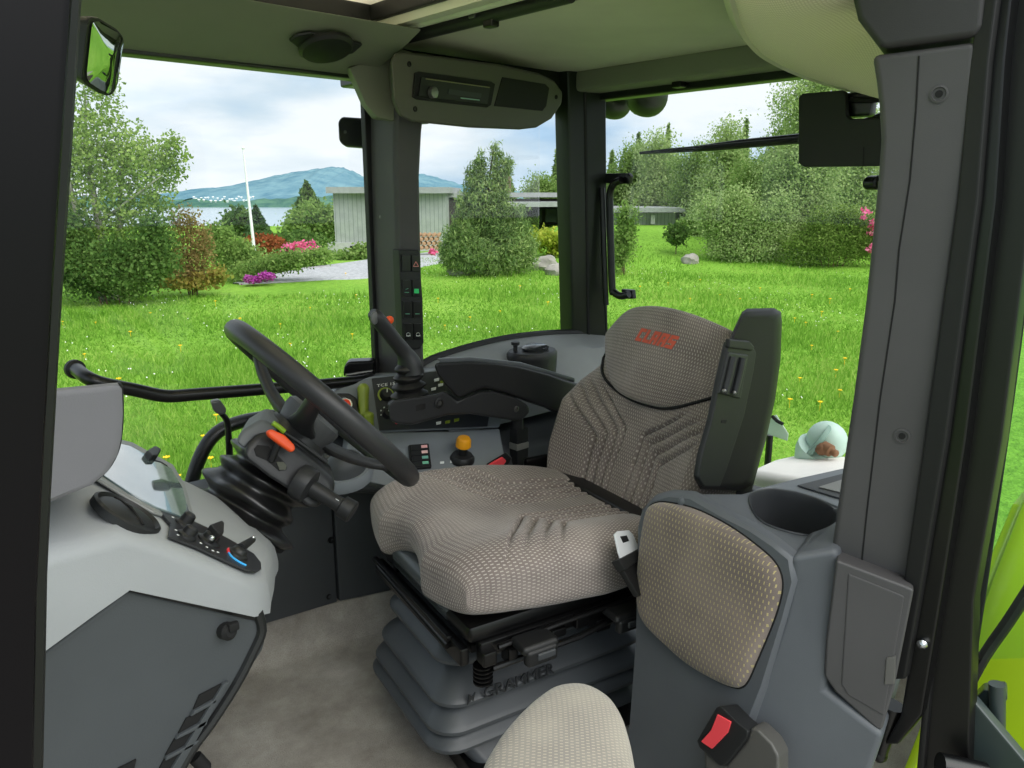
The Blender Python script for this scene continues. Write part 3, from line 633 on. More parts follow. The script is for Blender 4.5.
# ---- radio console in the far corner --------------------------------------
rp = plane3(P(395, 55, Y=1.47), P(555, 90, Y=1.60), P(410, 125, Y=1.49))
front = [(391, 60), (395, 52), (405, 51), (500, 64), (540, 73), (555, 81), (563, 92), (562, 104), (552, 119), (537, 128), (520, 130), (470, 128), (412, 122), (401, 117), (394, 100)]
rr = root('overhead_console', PP(480, 90, rp), 'grey overhead radio console in the far ceiling corner', 'console')
OC = plastic('overhead_grey', (80, 79, 70), .6, 800, .03, .2)
mk('housing', G().hull2([PP(x, y, rp) for x, y in front], [PP(480+(x-480)*.97, 84+(y-84)*.9, rp)+V((.07, .13, .012)) for x, y in front], .008, 3), OC, rr)
def onp(pl, pts, o): return [PP(x, y, pl)+pl[1]*o for x, y in pts]
rad = mk('radio', G().prism(onp(rp, [(414, 73), (418, 71.5), (490, 81.5), (494, 84), (490, 105), (486, 107.5), (416, 99.5), (412, 97)], -.004), rp[1]*.008, .001), DHOLE, rr, label='black car radio with round silver knob')
mk('radio_face', G().prism(onp(rp, [(419, 77), (488, 87), (485, 104), (416, 96)], .003), rp[1]*.005, .001), flat('radio_gloss', (10, 10, 12), .55), rad)
mk('radio_knob', G().lathe(PP(429, 92.5, rp)+rp[1]*.006, rp[1], [(.013, 0), (.012, .012), (.008, .014), (0, .014)], 20), flat('knob_silver', (130, 132, 130), .35, .8), rad)
mk('display', G().prism(onp(rp, [(446, 89), (479, 93.5), (478, 98), (445, 94)], .008), rp[1]*.0006), flat('lcd_grey', (34, 37, 40), .5), rad)
mk('trim_line', G().prism(onp(rp, [(423, 78.3), (487, 87), (487, 88), (423, 79.3)], .008), rp[1]*.0006), flat('brass_line', (116, 110, 76), .4), rad)
mk('label_strip', G().prism(onp(rp, [(458, 97.4), (477, 99.6), (477, 100.6), (458, 98.5)], .008), rp[1]*.0006), flat('teal_grey', (130, 168, 158), .4), rad)
mk('pocket', G().prism(onp(rp, [(502, 77), (545, 84), (549, 88), (546, 106), (542, 111), (494, 106)], -.003), rp[1]*.0045, .001), DHOLE, rr, label='black empty storage pocket')
for x, y in ((409, 64), (415, 109), (556, 97)): mk('screw', G().lathe(PP(x, y, rp), rp[1], [(.006, -.002), (.006, .002), (.003, .002), (.003, .0)], 12), DHOLE, rr)
# ---- right middle pillar with switch strip ---------------------------------
TH = [(1.052, 1.69), (1.056, 1.592), (1.064, 1.580), (1.108, 1.568), (1.116, 1.572), (1.15, 1.69)]
def ringz(z, dx=0, k=1): return [V((1.075+(x-1.075)*k+dx, y, z)) for x, y in TH]
pr_ = mk('trim_2', G().loft([ringz(.60, -.004, 1.0), ringz(.75, -.004), ringz(.95, -.004), ringz(1.12, -.002, 1.0), ringz(1.22, .003, 1.12), ringz(1.29, .01, 1.25)]), GREYP, kind='structure', label='dark grey right pillar between the two side windows')
mk('seal', G().prism([V((1.038, 1.70, .45)), V((1.056, 1.70, .45)), V((1.056, 1.68, .45)), V((1.038, 1.68, .45))], (0, 0, .9), .003), RUBBER, pr_)
for x, y in ((381.5, 217), (381.5, 263), (380, 341)):
    p = P(x, y, X=1.054); mk('bolt', G().lathe(p+V((.003, 0, 0)), (-1, -.1, 0), [(.011, -.003), (.011, .003), (.007, .006), (0, .007)], 12), SCREW, pr_)
mk('corner_cover', G().hull2(px((343, 68), (352, 84), (361, 105), (372, 119), (398, 126), (430, 124), (432, 60), (400, 48), Y=1.66), px((349, 68), (357, 84), (366, 105), (377, 117), (398, 122), (426, 122), (432, 60), (400, 48), Y=1.59), .004), HEADD, pr_)
sw = root('switch_panel', P(412, 300, Y=1.56), 'black strip of rocker switches on the right pillar', 'switch panel')
SY = 1.562
mk('backing', G().prism(px((399, 250), (419.5, 250), (423, 300), (424, 343), (420, 349), (411, 350), (403, 346), Y=SY), (0, .03, 0), .003), BLACKP, sw)
for i, (yy, cx_) in enumerate(((263, 411), (288, 411.6), (309.5, 412.4), (331.5, 413.2))):
    for k in (-1, 1):
        x0 = cx_+k*4.9; s_ = mk('rocker_switch', G().prism(px((x0-4, yy-8), (x0+4, yy-8), (x0+4.2, yy+8.5), (x0-3.8, yy+8.5), Y=SY-.004), (0, .01, 0), .0015), flat('switch_black', (24, 25, 26), .3), sw)
        gl = G(); yb = yy+(3 if i else 1)
        def q(x, y): return P(x, y, Y=SY-.0048)
        if i == 0 and k == 1:
            for a_, b_ in (((-2.6, 2.4), (0, -2.4)), ((0, -2.4), (2.6, 2.4)), ((2.6, 2.4), (-2.6, 2.4))): gl.tube([q(x0+a_[0], yb+a_[1]), q(x0+b_[0], yb+b_[1])], .0009, 5)
            mk('warning_triangle', gl, flat('pale_red', (236, 150, 150), .5), s_)
        elif i == 1 and k == 1:
            gl.prism([q(x0-2.2, yb-2.2), q(x0+2.4, yb-2.2), q(x0+2.4, yb+2.4), q(x0-2.2, yb+2.4)], (0, .001, 0)); mk('symbol', gl, flat('switch_green', (40, 170, 92), .5, emit=.25), s_)
        elif i:
            gl.tube([q(x0-2, yb+1.4), q(x0+2.2, yb+1.4)], .0009, 5)
            if i == 3: gl.tube([q(x0+1.8*math.cos(a_), yb+1.8*math.sin(a_)) for a_ in np.linspace(0, 6.28, 10)], .0006, 5)
            if i == 1: gl.tube([q(x0-1, yb-1.5), q(x0+1.5, yb-2.5)], .0009, 5)
            mk('symbol', gl, flat('symbol_pale', (120, 190, 160) if i < 3 else (220, 225, 222), .5), s_)
# ---- right rear pillar, rear header, rear window frame ----------------------
cp = [(562, 92), (598, 92), (600, 200), (607, 330), (606, 352), (572, 352)]
mk('trim_3', G().prism([V((1.757, 1.71, .45)), V((1.767, 1.66, .45)), V((1.815, 1.645, .45)), V((1.895, 1.625, .45)), V((1.90, 1.73, .45))], (-.055, .0, .98), .006), FRAME, kind='structure', label='black right rear pillar beside the rear window')
mk('trim_3', G().prism([V((1.812, 1.642, .50)), V((1.820, 1.637, .50)), V((1.822, 1.70, .50)), V((1.814, 1.70, .50))], (-.05, 0, .9), .003), RUBBER, kind='structure', label='rubber window seal on the right rear pillar')
mk('trim_4', G().box((1.79, 1.05, 1.40), (.10, 1.3, .06), bev=.012), HEADD, kind='structure', label='grey header above the rear window')
mk('trim_4', G().box((1.845, 1.05, 1.368), (.05, 1.34, .035), bev=.006), FRAME, kind='structure', label='black top frame of the rear window')
for yy in (1.33, .95): mk('trim_4', G().box((1.80, yy, 1.365), (.03, .03, .02), bev=.004), BLACKM, kind='structure', label='small black latch block on the rear window header')
mk('window_3', G().box((1.872, 1.05, .82), (.005, 1.3, 1.12)), GLASS, kind='structure', label='rear window pane')
mk('window_1', G().box((.38, 1.693, .80), (1.35, .005, 1.08)), GLASS, kind='structure', label='glass pane of the right door')
mk('window_2', G().box((1.40, 1.712, .96), (.50, .005, .80)), GLASS, kind='structure', label='right rear side window pane')
# lower frame of rear window, tail panel
mk('trim_5', G().box((1.86, 1.05, .25), (.05, 1.34, .06), bev=.01), BLACKM, kind='structure', label='black lower rail of the rear window')
mk('wall_rear', G().box((1.86, 1.05, .11), (.05, 1.34, .24)), BLACKM, kind='structure', label='black lower rear wall of the cab')
# ---- right rear shelf panel under the quarter window -----------------------
edge = curve(px((400, 384), (425, 363), (452, 352.5), (480, 344.5), (505, 339), (530, 335.5), (553, 333.5), (576, 333), (612, 333), Y=1.66), 4)
mk('trim_6', G().tube(edge, .012, 8), RUBBER, kind='structure', label='black curved rubber edge below the right rear side window')
inner = [V((p.x, 1.52, min(p.z-.01, .628))) for p in edge]; low = [V((p.x, 1.44, .50)) for p in edge]; mid = [V((p.x, 1.63, p.z-.004)) for p in edge]
mid2 = [V((p.x, 1.575, p.z-.022)) for p in edge]
out = [V((p.x, 1.70, p.z-.03)) for p in edge]; outl = [V((p.x, 1.70, .44)) for p in edge]
g = G(); g.loft([edge, mid, mid2, inner, low], caps=False, closed=False); g.loft([edge, out, outl], caps=False, closed=False)
mk('wall_right_rear', g, GREYM, kind='structure', label='grey moulded shelf under the right rear side window', ang=50)
# reservoir lid on shelf
rc = P(532, 357, Y=1.53)
rs = root('reservoir', rc, 'oval black fluid reservoir lid on the grey side shelf', 'reservoir')
mk('canister', G().lathe(rc-V((0, 0, .05)), (0, 0, 1), [(.075, 0), (.078, .05), (.078, .062), (.072, .07), (0, .071)], 30, (1, .8), (1, 0, 0)), BLACKP, rs)
mk('cap', G().lathe(rc+V((.008, -.005, .02)), (0, 0, 1), [(.040, 0), (.042, .008), (.032, .014), (.0, .015)], 26, (1, .8), (1, 0, 0)), flat('cap_gloss', (44, 46, 48), .2), rs)
mk('vent_knob', G().lathe(rc+V((-.045, .02, .02)), (0, 0, 1), [(.006, 0), (.006, .016), (.012, .018), (.012, .026), (0, .027)], 14), BLACKP, rs)
# ---- right door : grab rail, latch, lower rail ------------------------------
gb = root('grab_rail', P(100, 380, Y=1.62), 'long black grab rail across the right door window', 'rail')
pts = [P(77, 370, Y=1.665), P(88, 378, Y=1.61), P(104, 384, Y=1.60), P(135, 390, Y=1.60), P(166, 396, Y=1.60), P(200, 394, Y=1.60), P(290, 387, Y=1.60), P(362, 380.5, Y=1.60), P(369, 377, Y=1.63)]
mk('bar', G().tube(pts, .0135, 14, sub=4), BLACKM, gb); p = P(76, 370, Y=1.67); mk('mount_cap', G().lathe(p+V((0, .015, 0)), (.1, -1, 0), [(.019, 0), (.019, .010), (.014, .014), (.012, .03)], 20), RUBBER, gb)
lt = root('door_latch', P(358, 370, Y=1.64), 'black door latch box where the grab rail meets the pillar', 'latch')
mk('latch_body', G().prism(px((344, 366), (348, 362), (374, 361), (375, 377), (343, 377), Y=1.645), (.03, .04, 0), .006, 3), BLACKM, lt); mk('latch_rod', G().tube([P(346, 375, Y=1.64), P(372, 371, Y=1.64)], .004, 8), SCREW, lt)
hr_ = mk('handrail', G().tube([P(188, 500, Y=1.80), P(194, 474, Y=1.80), P(204, 449, Y=1.80), P(218, 432, Y=1.80), P(240, 422, Y=1.80), P(275, 416, Y=1.80), P(330, 410, Y=1.80), P(380, 408, Y=1.80)], .017, 14, sub=4), BLACKM, label='bent black handrail outside the right door, below the grab rail', cat='handrail')
hr_.data.materials[0] = BLACKM
# mirror bracket box high on the pillar
mb = root('mirror_bracket', P(355, 131, Y=1.76), 'rounded black box outside at the top of the right pillar', 'bracket')
mk('box', G().prism(px((338, 121), (342, 116.5), (371, 118.5), (371, 148), (344, 146), (339, 141), Y=1.76), (.035, .05, 0), .006, 3), BLACKP, mb); mk('arm', G().tube([P(368, 133, Y=1.78), P(378, 136, Y=1.72)], .012, 8), BLACKM, mb)
mk('screw', G().lathe(P(345, 132, Y=1.76), (0, -1, 0), [(.004, 0), (.004, .002), (0, .002)], 10), SCREW, mb)
# ---- interior mirror top left -----------------------------------------------
md_ = 1.0
imr = root('rear_view_mirror', P(103, 57, d=md_), 'small convex rear view mirror beside the black front pillar', 'mirror')
mn_ = (V((.95, .25, -.12)).normalized()-ray(104, 57).normalized()).normalized(); mp_ = (P(104, 57, d=.985), mn_)
mo = [(92, 16), (99, 17), (117, 28), (124, 36), (125, 42), (119, 84), (114, 95), (108, 97), (100, 94), (87, 86), (82, 80), (82, 70), (87, 26), (89, 18)]
mi = [(93, 21), (99, 21), (115, 31), (121, 38), (122, 44), (116, 82), (112, 91), (107, 93), (100, 90), (89, 83), (85.5, 78), (85.5, 70), (90, 28), (91, 23)]
mk('housing', G().hull2(onp(mp_, mo, 0), onp(mp_, [(104+(x-104)*.8, 57+(y-57)*.8) for x, y in mo], -.035), .004), BLACKP, imr)
mc = PP(104, 57, mp_)
g = G(); base = onp(mp_, mi, .001); rings = [[mc.lerp(p, k)+mp_[1]*(.001+.006*(1-k*k)) for p in base] for k in (1, .8, .6, .4, .2, .02)]
g.loft(rings, caps=True); mk('mirror_glass', g, flat('mirror_silver', (190, 200, 190), .03, 1.0), imr)
mk('arm', G().tube([mc-mp_[1]*.03, mc+V((-.03, .05, .06)), mc+V((-.06, .12, .11))], .007, 8, sub=3), BLACKM, imr)
# ---- rear window furniture ----------------------------------------------------
XW = 1.84
wh = root('latch_bar', P(612, 240, X=XW), 'black vertical latch handle on the rear window edge', 'handle')
mk('grip', G().tube(px((621, 180), (614, 184), (610, 194), (610, 215), (612, 285), (614, 292), (621, 296), (629, 294), X=XW), .0115, 12, sub=4), BLACKM, wh)
mk('bracket', G().prism(px((598, 176), (604, 173.5), (628, 173), (630, 176), (629, 184), (600, 183), X=XW+.012), (.018, 0, 0), .003), BLACKM, wh)
mk('bracket', G().prism(px((621, 289), (632, 290), (633, 299), (622, 299), X=XW+.012), (.018, 0, 0), .003), BLACKM, wh)
mk('gas_strut', G().tube(px((602, 188), (604, 250), (606, 305), X=XW-.01), .009, 10).tube(px((605, 290), (607, 345), X=XW-.01), .004, 8), BLACKM, label='thin black gas strut beside the rear pillar', cat='strut')
wi = root('wiper', P(720, 146, X=1.90), 'black wiper lying across the top of the rear window', 'wiper')
mk('blade', G().tube(px((640, 153), (672, 150.5), (720, 147), (800, 140), X=1.90), [.004, .007, .009, .009], 8), RUBBER, wi); mk('arm', G().tube(px((690, 148), (740, 142), (830, 134), (900, 110), X=1.915), [.004, .007, .009, .01], 8), BLACKM, wi)
XB = 1.62
bp_ = root('black_plate', P(840, 130, X=XB), 'black L shaped plate hanging at the rear window beside the thick pillar', 'plate')
mk('plate', G().prism(px((798, 98), (801, 93.5), (841, 90), (845, 92), (846, 115), (850, 118.5), (893, 118), (893, 166), (803, 167), (798, 163), X=XB), (.018, 0, 0), .004, 2), flat('matt_black_green', (15, 19, 16), .6), bp_)
mk('seam', G().prism(px((863, 147), (863.8, 147), (863.8, 166), (863, 166), X=XB-.001), (.002, 0, 0)), DHOLE, bp_)
mk('bracket', G().box(P(858, 105, X=XB+.04), (.03, .07, .05), bev=.008).tube(px((850, 100), (900, 99), X=XB+.02), .006, 8), BLACKM, bp_)
mk('pane_hinge', G().lathe(P(867, 183, X=1.85), (-.3, -1, 0), [(.014, 0), (.016, .006), (.016, .03), (.012, .034), (0, .034)], 16).lathe(P(876, 182, X=1.85), (-.3, -1, 0), [(.014, 0), (.016, .006), (.016, .02), (0, .022)], 16).box(P(878, 182, X=1.87), (.012, .04, .03), bev=.004), BLACKM, label='small black window hinge beside the thick grey pillar', cat='hinge')
for (x, y, r_, lb) in ((637, 98, .066, 'round work lamp back, the larger one above the rear window'), (604, 103, .06, 'work lamp back partly hidden by the dark rear pillar')):
    p = P(x, y, X=2.05); wl = root('work_lamp', p, lb, 'lamp', 'work lamps on the rear roof edge')
    mk('shell', G().lathe(p+V((.05, 0, .01)), (-1, -.2, -.1), [(r_, -.02), (r_, 0), (r_*.93, .03), (r_*.7, .06), (r_*.35, .078), (0, .082)], 24), plastic('lamp_black', (40, 46, 36), .4, 0), wl); mk('lens', G().lathe(p+V((.055, 0, .01)), (1, .2, .1), [(r_*.95, .015), (0, .022)], 24), CHROME, wl); mk('bracket', G().tube([p+V((.04, 0, .05)), p+V((.0, 0, .13))], .008, 8), BLACKM, wl)
# roof overhang outside so that the lamps hang from something
mk('trim_7', G().box((2.0, 1.05, 1.52), (.35, 1.45, .06), bev=.02), BLACKM, kind='structure', label='black rear roof overhang')
# ---- left headliner bulkhead above the door pillar -----------------------------
E_ = [P(728, -30, X=1.02), P(735, 0, X=1.10), P(742, 25, X=1.22), P(752, 43, X=1.34), P(768, 58, X=1.50), P(800, 74, X=1.66), P(840, 87, X=1.72), P(893, 100, X=1.72)]
I_ = [P(830, -30, X=.95), P(850, -10, X=1.0), P(868, 0, X=1.06), P(878, 10, X=1.10), P(884, 25, X=1.16), P(890, 40, X=1.20), P(895, 50, X=1.22), P(905, 70, X=1.25)]
Ec, Ic = curve(E_, 5), curve(I_, 5)
rows = []
for k in range(9):
    q_ = k/8; rows.append([a_.lerp(b_, q_)+V((0, 0, -.022*math.sin(math.pi*q_)**.8)) for a_, b_ in zip(Ec, Ic)])
HF_ = fabric('headliner_fabric', (220, 208, 182), (236, 226, 204), .0075, .0075, .3, .3, .9)
g = G(); g.loft(rows, caps=False, closed=False); nn_ = len(Ec); g.uv = []
for r_i, row in enumerate(rows):
    for p in row: g.uv.append((p.x*1.2, p.y*1.2+p.z))
bh = mk('trim_8', g, HF_, kind='structure', label='beige fabric roof bulkhead above the thick grey pillar')
mk('bulkhead_edge', G().loft([[p+V((0, .03, .05)) for p in Ec], [p+V((-.004, .022, .012)) for p in Ec], [p+V((0, .008, -.003)) for p in Ec], Ec], caps=False, closed=False), HEADL, bh)
mk('bulkhead_back', G().loft([[p+V((0, .0, .14)) for p in Ec], [p+V((0, 0, .0)) for p in Ec]], caps=False, closed=False), HEADL, bh)
# ---- left (near) rear pillar -----------------------------------------------------
# forward face of the pillar trim, seen from the open door
pf = plane3(P(880, 80, X=1.03), P(975, 45, X=1.06), P(860, 480, X=1.05)); 
pl_ = [(872, 55), (977, 41), (972, 120), (962, 200), (944, 330), (928, 450), (911, 575), (905, 583), (834, 556), (832, 545), (844, 460), (853, 400), (866, 300), (872, 240), (878, 180), (881, 140), (879, 105), (876, 80)]
bpil = mk('trim_9', G().prism(onp(pf, pl_, 0), -pf[1]*.09+V((0, .0, 0)), .008, 3), GREYP, kind='structure', label='thick grey plastic trim of the near rear door pillar')
mk('seam', G().tube(onp(pf, [(919, 56), (916, 110), (910, 180), (899, 250), (895, 300), (880, 400), (866, 520), (862, 560)], .0), .0012, 6), DHOLE, bpil)
mk('cover_cap', G().prism(onp(pf, [(846, -30), (990, -40), (984, 25), (978, 37), (884, 49), (878, 46), (858, 20)], .004), -pf[1]*.09, .010, 3), plastic('cap_grey', (48, 47, 48), .55, 900, .04, .3), bpil)
for x, y in ((939, 94), (902, 436)): mk('screw', G().lathe(PP(x, y, pf), pf[1], [(.0105, -.002), (.0105, .0015), (.008, .002), (.007, -.001), (.003, .000), (0, 0)], 18), GREYP, bpil); mk('screw_head', G().lathe(PP(x, y, pf), pf[1], [(.0045, 0), (.0045, .001), (0, .001)], 10), DHOLE, bpil)
lp = plane3(P(838, 570, X=1.01), P(905, 600, X=1.04), P(830, 690, X=1.0))
bl_ = [(836, 560), (905, 586), (914, 590), (912, 600), (894, 690), (882, 731), (876, 729), (835, 692), (824, 676), (826, 640)]
lw = mk('trim_10', G().prism(onp(lp, bl_, 0), -lp[1]*.09, .006, 3), GREYP, kind='structure', label='grey lower cover panel of the near rear door pillar')
mk('raised_face', G().prism(onp(lp, [(848, 573), (905, 596), (884, 716), (848, 695), (841, 684)], .002), -lp[1]*.006, .003), GREYP, lw)
mk('catch', G().prism(onp(lp, [(886, 657), (896, 655), (895, 683), (884, 684)], .004), -lp[1]*.01, .002), plastic('catch_grey', (88, 87, 84), .5, 0), lw)
# door frame, seals
def strip(name, pts_t, w, x, mat, lb, th=.04, par=None):
    g = G(); A = [P(a_, b_, X=x) for a_, b_ in pts_t]; Bq = [P(a_+w_, b_, X=x) for (a_, b_), w_ in zip(pts_t, w)]
    g.prism(A+Bq[::-1], (th, 0, 0), .004); return mk(name, g, mat, par, kind=None if par else 'structure', label=lb)
strip('trim_11', [(984, -40), (969, 60), (957, 200), (924, 440), (900, 600), (890, 680)], [18, 20, 21, 22, 19, 15], 1.06, RUBBER, 'black rubber door seal along the near pillar', .05)
strip('trim_11', [(1000, -40), (989, 60), (978, 200), (946, 440), (919, 600), (900, 715), (884, 745)], [16, 16, 18, 20, 22, 22, 14], 1.075, BLACKM, 'black steel door post edge of the near pillar', .06)
# open left door (hinged at this pillar)
dr = strip('door_1', [(1022, -40), (1007, 60), (996, 200), (966, 440), (940, 600), (918, 790)], [40, 38, 36, 36, 34, 50], 1.10, plastic('door_frame_black', (13, 12, 12), .4, 0), 'black frame edge of the open near door', .03)
strip('seal_lip', [(1010, -40), (997, 60), (985, 200), (954, 440), (931, 600), (914, 790)], [8]*6, 1.092, RUBBER, None, .03, dr)
strip('frit_band', [(1050, 60), (1022, 240), (1002, 400), (980, 560), (968, 660)], [14, 13, 12, 11, 8], 1.135, BLACKP, None, .004, dr)
gA = [P(1040, 40, X=1.13), P(1000, 420, X=1.13), P(974, 640, X=1.13)]
A = P(1036, 40, X=1.13); B = P(970, 660, X=1.13); dd = V((.10, -.30, 0))
mk('pane', G().add([A, B, B+dd+V((0, 0, .12)), A+dd], [[0, 1, 2, 3]]), GLASSG, dr, smooth=False)
mk('lower_seal', G().tube([P(966, 690, X=1.14), P(985, 655, X=1.15), P(1008, 622, X=1.16), P(1032, 585, X=1.17)], .008, 8, sub=3), RUBBER, dr)
hg = root('hinge', P(985, 715, X=1.08), 'dark steel hinge plate at the foot of the open door', 'hinge')
STEEL = plastic('dark_steel', (52, 62, 62), .35, 0, .08)
mk('hinge_plate', G().prism(px((960, 700), (966, 692), (1040, 780), (1040, 800), (940, 800), (942, 740), X=1.12), (.02, 0, 0), .004), STEEL, hg)
mk('hinge_arm', G().hull2(px((968, 705), (984, 690), (1006, 690), (1008, 700), (985, 728), X=1.16), px((968, 700), (984, 682), (1006, 680), (1008, 688), (985, 720), X=1.20), .004), STEEL, hg)
mk('hinge_pin', G().tube([P(997, 735, X=1.16), P(997, 684, X=1.16)], .011, 14), STEEL, hg)
mk('bolt', G().lathe(P(955, 732, X=1.115), (-1, -.4, 0), [(.012, -.01), (.012, .004), (.007, .006), (.007, .012), (0, .012)], 16), SCREW, hg)
mk('tube_end', G().tube([P(940, 765, X=1.06), P(985, 775, X=1.10)], .017, 14), BLACKM, hg)
mk('door_stop', G().tube([P(893, 705, X=1.09), P(880, 752, X=1.09)], [.016, .011], 12).ball(P(879, 754, X=1.09), .013, 10), BLACKM, label='black rubber door stop under the near pillar', cat='door stop')
mk('pillar_bolt', G().lathe(P(922, 644, X=1.07), (-1, -.4, 0), [(.006, -.006), (.007, .002), (.004, .005), (0, .006)], 12), CHROME, hg)
# lime green rear fender, outside
g = G(); rings = []
for k in range(15):
    a_ = R(-20+k*10); rad_ = .78; cx_, cz_ = 1.98, -.02
    x = cx_-rad_*math.cos(a_); z = cz_+rad_*math.sin(a_)
    rings.append([V((x, .33, z-.02)), V((x, .30, z)), V((x, .05, z+.01)), V((x, -.2, z-.01)), V((x+.01, -.22, z-.05))])
g.loft(rings, caps=False, closed=False)
fd = mk('fender', g, LIME, label='lime green rear wheel fender outside the near door', cat='fender', ang=50)
mk('side_panel', G().prism([V((1.12, .335, -.3)), V((1.9, .335, -.3)), V((1.9, .335, .62)), V((1.5, .335, .55)), V((1.25, .335, .33)), V((1.13, .335, .2))], (0, .015, 0), .004), LIME, fd)
g = G(); g.lathe((1.98, -.2, -.55), (0, 1, 0), [(.5, 0), (.76, .02), (.80, .08), (.80, .38), (.76, .44), (.5, .46)], 40)
mk('tractor_tyre', g, RUBBER, label='big black rear tyre under the lime green fender', cat='tyre')
# left front pillar, very close to the camera
apl = [(22, 1400), (40, 800), (44, 600), (52, 440), (60, 300), (70, 150), (82, -40)]
A = [P(x, y, Y=.37) for x, y in apl]
fp = mk('trim_12', G().hull2(A+[P(-120, -40, Y=.37), P(-150, 1400, Y=.37)], [p+V((-.03, .05, 0)) for p in A]+[P(-120, -40, Y=.42), P(-150, 1400, Y=.42)], .006, 3), flat('gloss_black_paint', (7, 5, 8), .35, 0, .2), kind='structure', label='glossy black front door pillar close at the picture edge')
mk('door_seal', G().tube([p+V((.0, .028, 0)) for p in A], .007, 8, sub=2), RUBBER, fp)
# outside left: left wall under the door sill so that nothing of the cab floats
mk('trim_13', G().box((.55, .32, -.02), (1.2, .06, .10), bev=.01), BLACKM, kind='structure', label='black door sill')
# ================================================================ DASHBOARD
DASHG = plastic('dash_grey', (152, 155, 157), .6, 700, .04, .35); DASHD = plastic('dash_dark', (66, 70, 73), .6, 700, .05, .3); HOODG = plastic('hood_grey', (112, 111, 116), .6, 700, .04, .35)
def TZ(x): return min(.778, .768-.80*(x-.2035))
def SZ(x, y=.8): return .69-.45*(.184-x) if x < .184 else .69-(x-.184)*.64
TP = (V((.2035, .925, .768)), V((.80, -.19, 1)).normalized())
da = root('dashboard', (.15, 1.1, 0), 'light grey tractor dashboard with dark lower cover left of the steering column', 'dashboard')
# upper body: plan outline, walls down to the seam, sloping top with a rounded near shoulder
def sec_at(x, y0, y1, zt, zb, sh=.05):
    s0 = min(sh, (y1-y0)*.2); k = min(1, (zt-zb)/.06)
    f = max(0, min(1, (.46-x)/.08))
    def t_(y, e=0): return V((x, y, max(zb+.004, zt+(.19*(y-.925) if y < 1.06 else .0257-.02*max(0, y-1.12)/.1)*(f if y > .95 else 1)+e)))
    return [V((x, y0, zb)), t_(y0, -.016), t_(y0+.006, -.005), t_(y0+.018, 0), t_(y0+.1), t_((y0+1.09)/2+.03), t_(1.08), t_(min(y1-.10, 1.2)), t_(y1-.03), t_(y1, -.03), V((x, y1, zb))]
rings = []
for x in (-.35, -.1, .06, .125, .15, .185, .22, .26, .29, .31): rings.append(sec_at(x, .785, 1.44, TZ(x), SZ(x)))
rings.append(sec_at(.335, .80, 1.43, TZ(.335), .598)); rings.append(sec_at(.352, .835, 1.42, TZ(.352), .59)); rings.append(sec_at(.385, .90, 1.41, TZ(.385), .57)); rings.append(sec_at(.42, .975, 1.40, TZ(.42)-.002, .545)); rings.append(sec_at(.445, 1.02, 1.38, TZ(.445)-.008, .53)); rings.append(sec_at(.455, 1.04, 1.34, .54, .53))
mk('upper_body', G().loft(rings), DASHG, da, ang=45)
low = [(-.35, .45), (.186, .69), (.30, .615), (.326, .598), (.330, .585), (.322, .56), (.27, .505), (.205, .452), (.12, .33), (.06, .18), (.04, .0), (-.35, .0)]
mk('lower_cover', G().prism([V((x, .795, z-.004)) for x, z in low], (0, .62, 0), .010, 3, 20), DASHD, da)
mk('lower_cover_lip', G().tube([V((x, .797, z-.002)) for x, z in [(-.3, .472), (.184, .69), (.305, .611), (.322, .600)]], .0045, 8), BLACKP, da)
lpn = (V((0, .794, 0)), V((0, -1, 0)))
vg = G()
for q in ([(199, 695), (222, 683), (217, 695), (193, 709)], [(186, 718), (210, 706), (207, 716), (178, 733)], [(174, 739), (202, 727), (199, 736), (165, 755)], [(165, 757), (193, 746), (187, 760), (155, 776)], [(118, 768), (136, 759), (133, 772), (112, 780)]):
    vg.prism(onp(lpn, q, .0015), (0, .004, 0))
vo = mk('vent_grille', vg, DHOLE, da)
sg = G()
for q in ([(222, 682), (228, 680), (160, 800), (150, 800)], [(193, 709), (217, 696), (214, 701), (189, 715)], [(178, 733), (207, 717), (205, 723), (174, 738)], [(165, 755), (199, 737), (196, 742), (164, 759)]): sg.prism(onp(lpn, q, .005), (0, .006, 0), .001)
mk('slats', sg, DASHD, vo)
mk('side_lip', G().tube(onp(lpn, [(258, 612), (262, 630), (254, 650), (237, 683), (212, 722), (190, 752), (170, 790)], .0), .006, 8, sub=3), BLACKP, da)
p = P(228, 634, Y=.785); mk('latch_knob', G().lathe(p+V((0, .01, 0)), (.2, -1, .2), [(.010, 0), (.010, .010), (.006, .014), (0, .014)], 14).box(p+V((.006, -.002, .008)), (.012, .008, .010), bev=.002), DHOLE, da)
mk('pedal_knob', G().lathe(P(195, 757, Y=.82), (.4, -.2, -.8), [(.008, 0), (.008, .02), (.005, .024), (0, .024)], 12), DHOLE, da)
# hood over the instruments
hp = [(5, 396), (45, 390.5), (112, 384), (119, 383.5), (122.5, 388), (123.5, 412), (122, 436), (118, 454), (108, 471), (92, 484), (66, 495), (40, 506), (5, 516)]
def ypl(y): return (V((0, y, 0)), V((0, -1, 0)))
A = onp(ypl(.77), hp, 0); cen = V((.10, .77, .85))
def hoodring(y, k, dz=0): return [V((cen.x+(p.x-cen.x)*k, y, cen.z+(p.z-cen.z)*k+dz)) for p in A]
mk('hood', G().loft([hoodring(.764, .90), hoodring(.767, .985), hoodring(.775, 1.0), hoodring(.80, .995, -.006), hoodring(1.1, .96, -.10), hoodring(1.38, .85, -.20), hoodring(1.39, .8, -.20)]), HOODG, da, ang=30)
mk('hood_edge', G().tube([p+V((0, .004, 0)) for p in A[3:12]], .0016, 8, sub=3), BLACKP, da)
mk('hood_plug', G().lathe(V((A[2].x-.06, .80, A[2].z+.003)), (0, 0, 1), [(.007, -.003), (.007, .001), (0, .001)], 12), DHOLE, da)
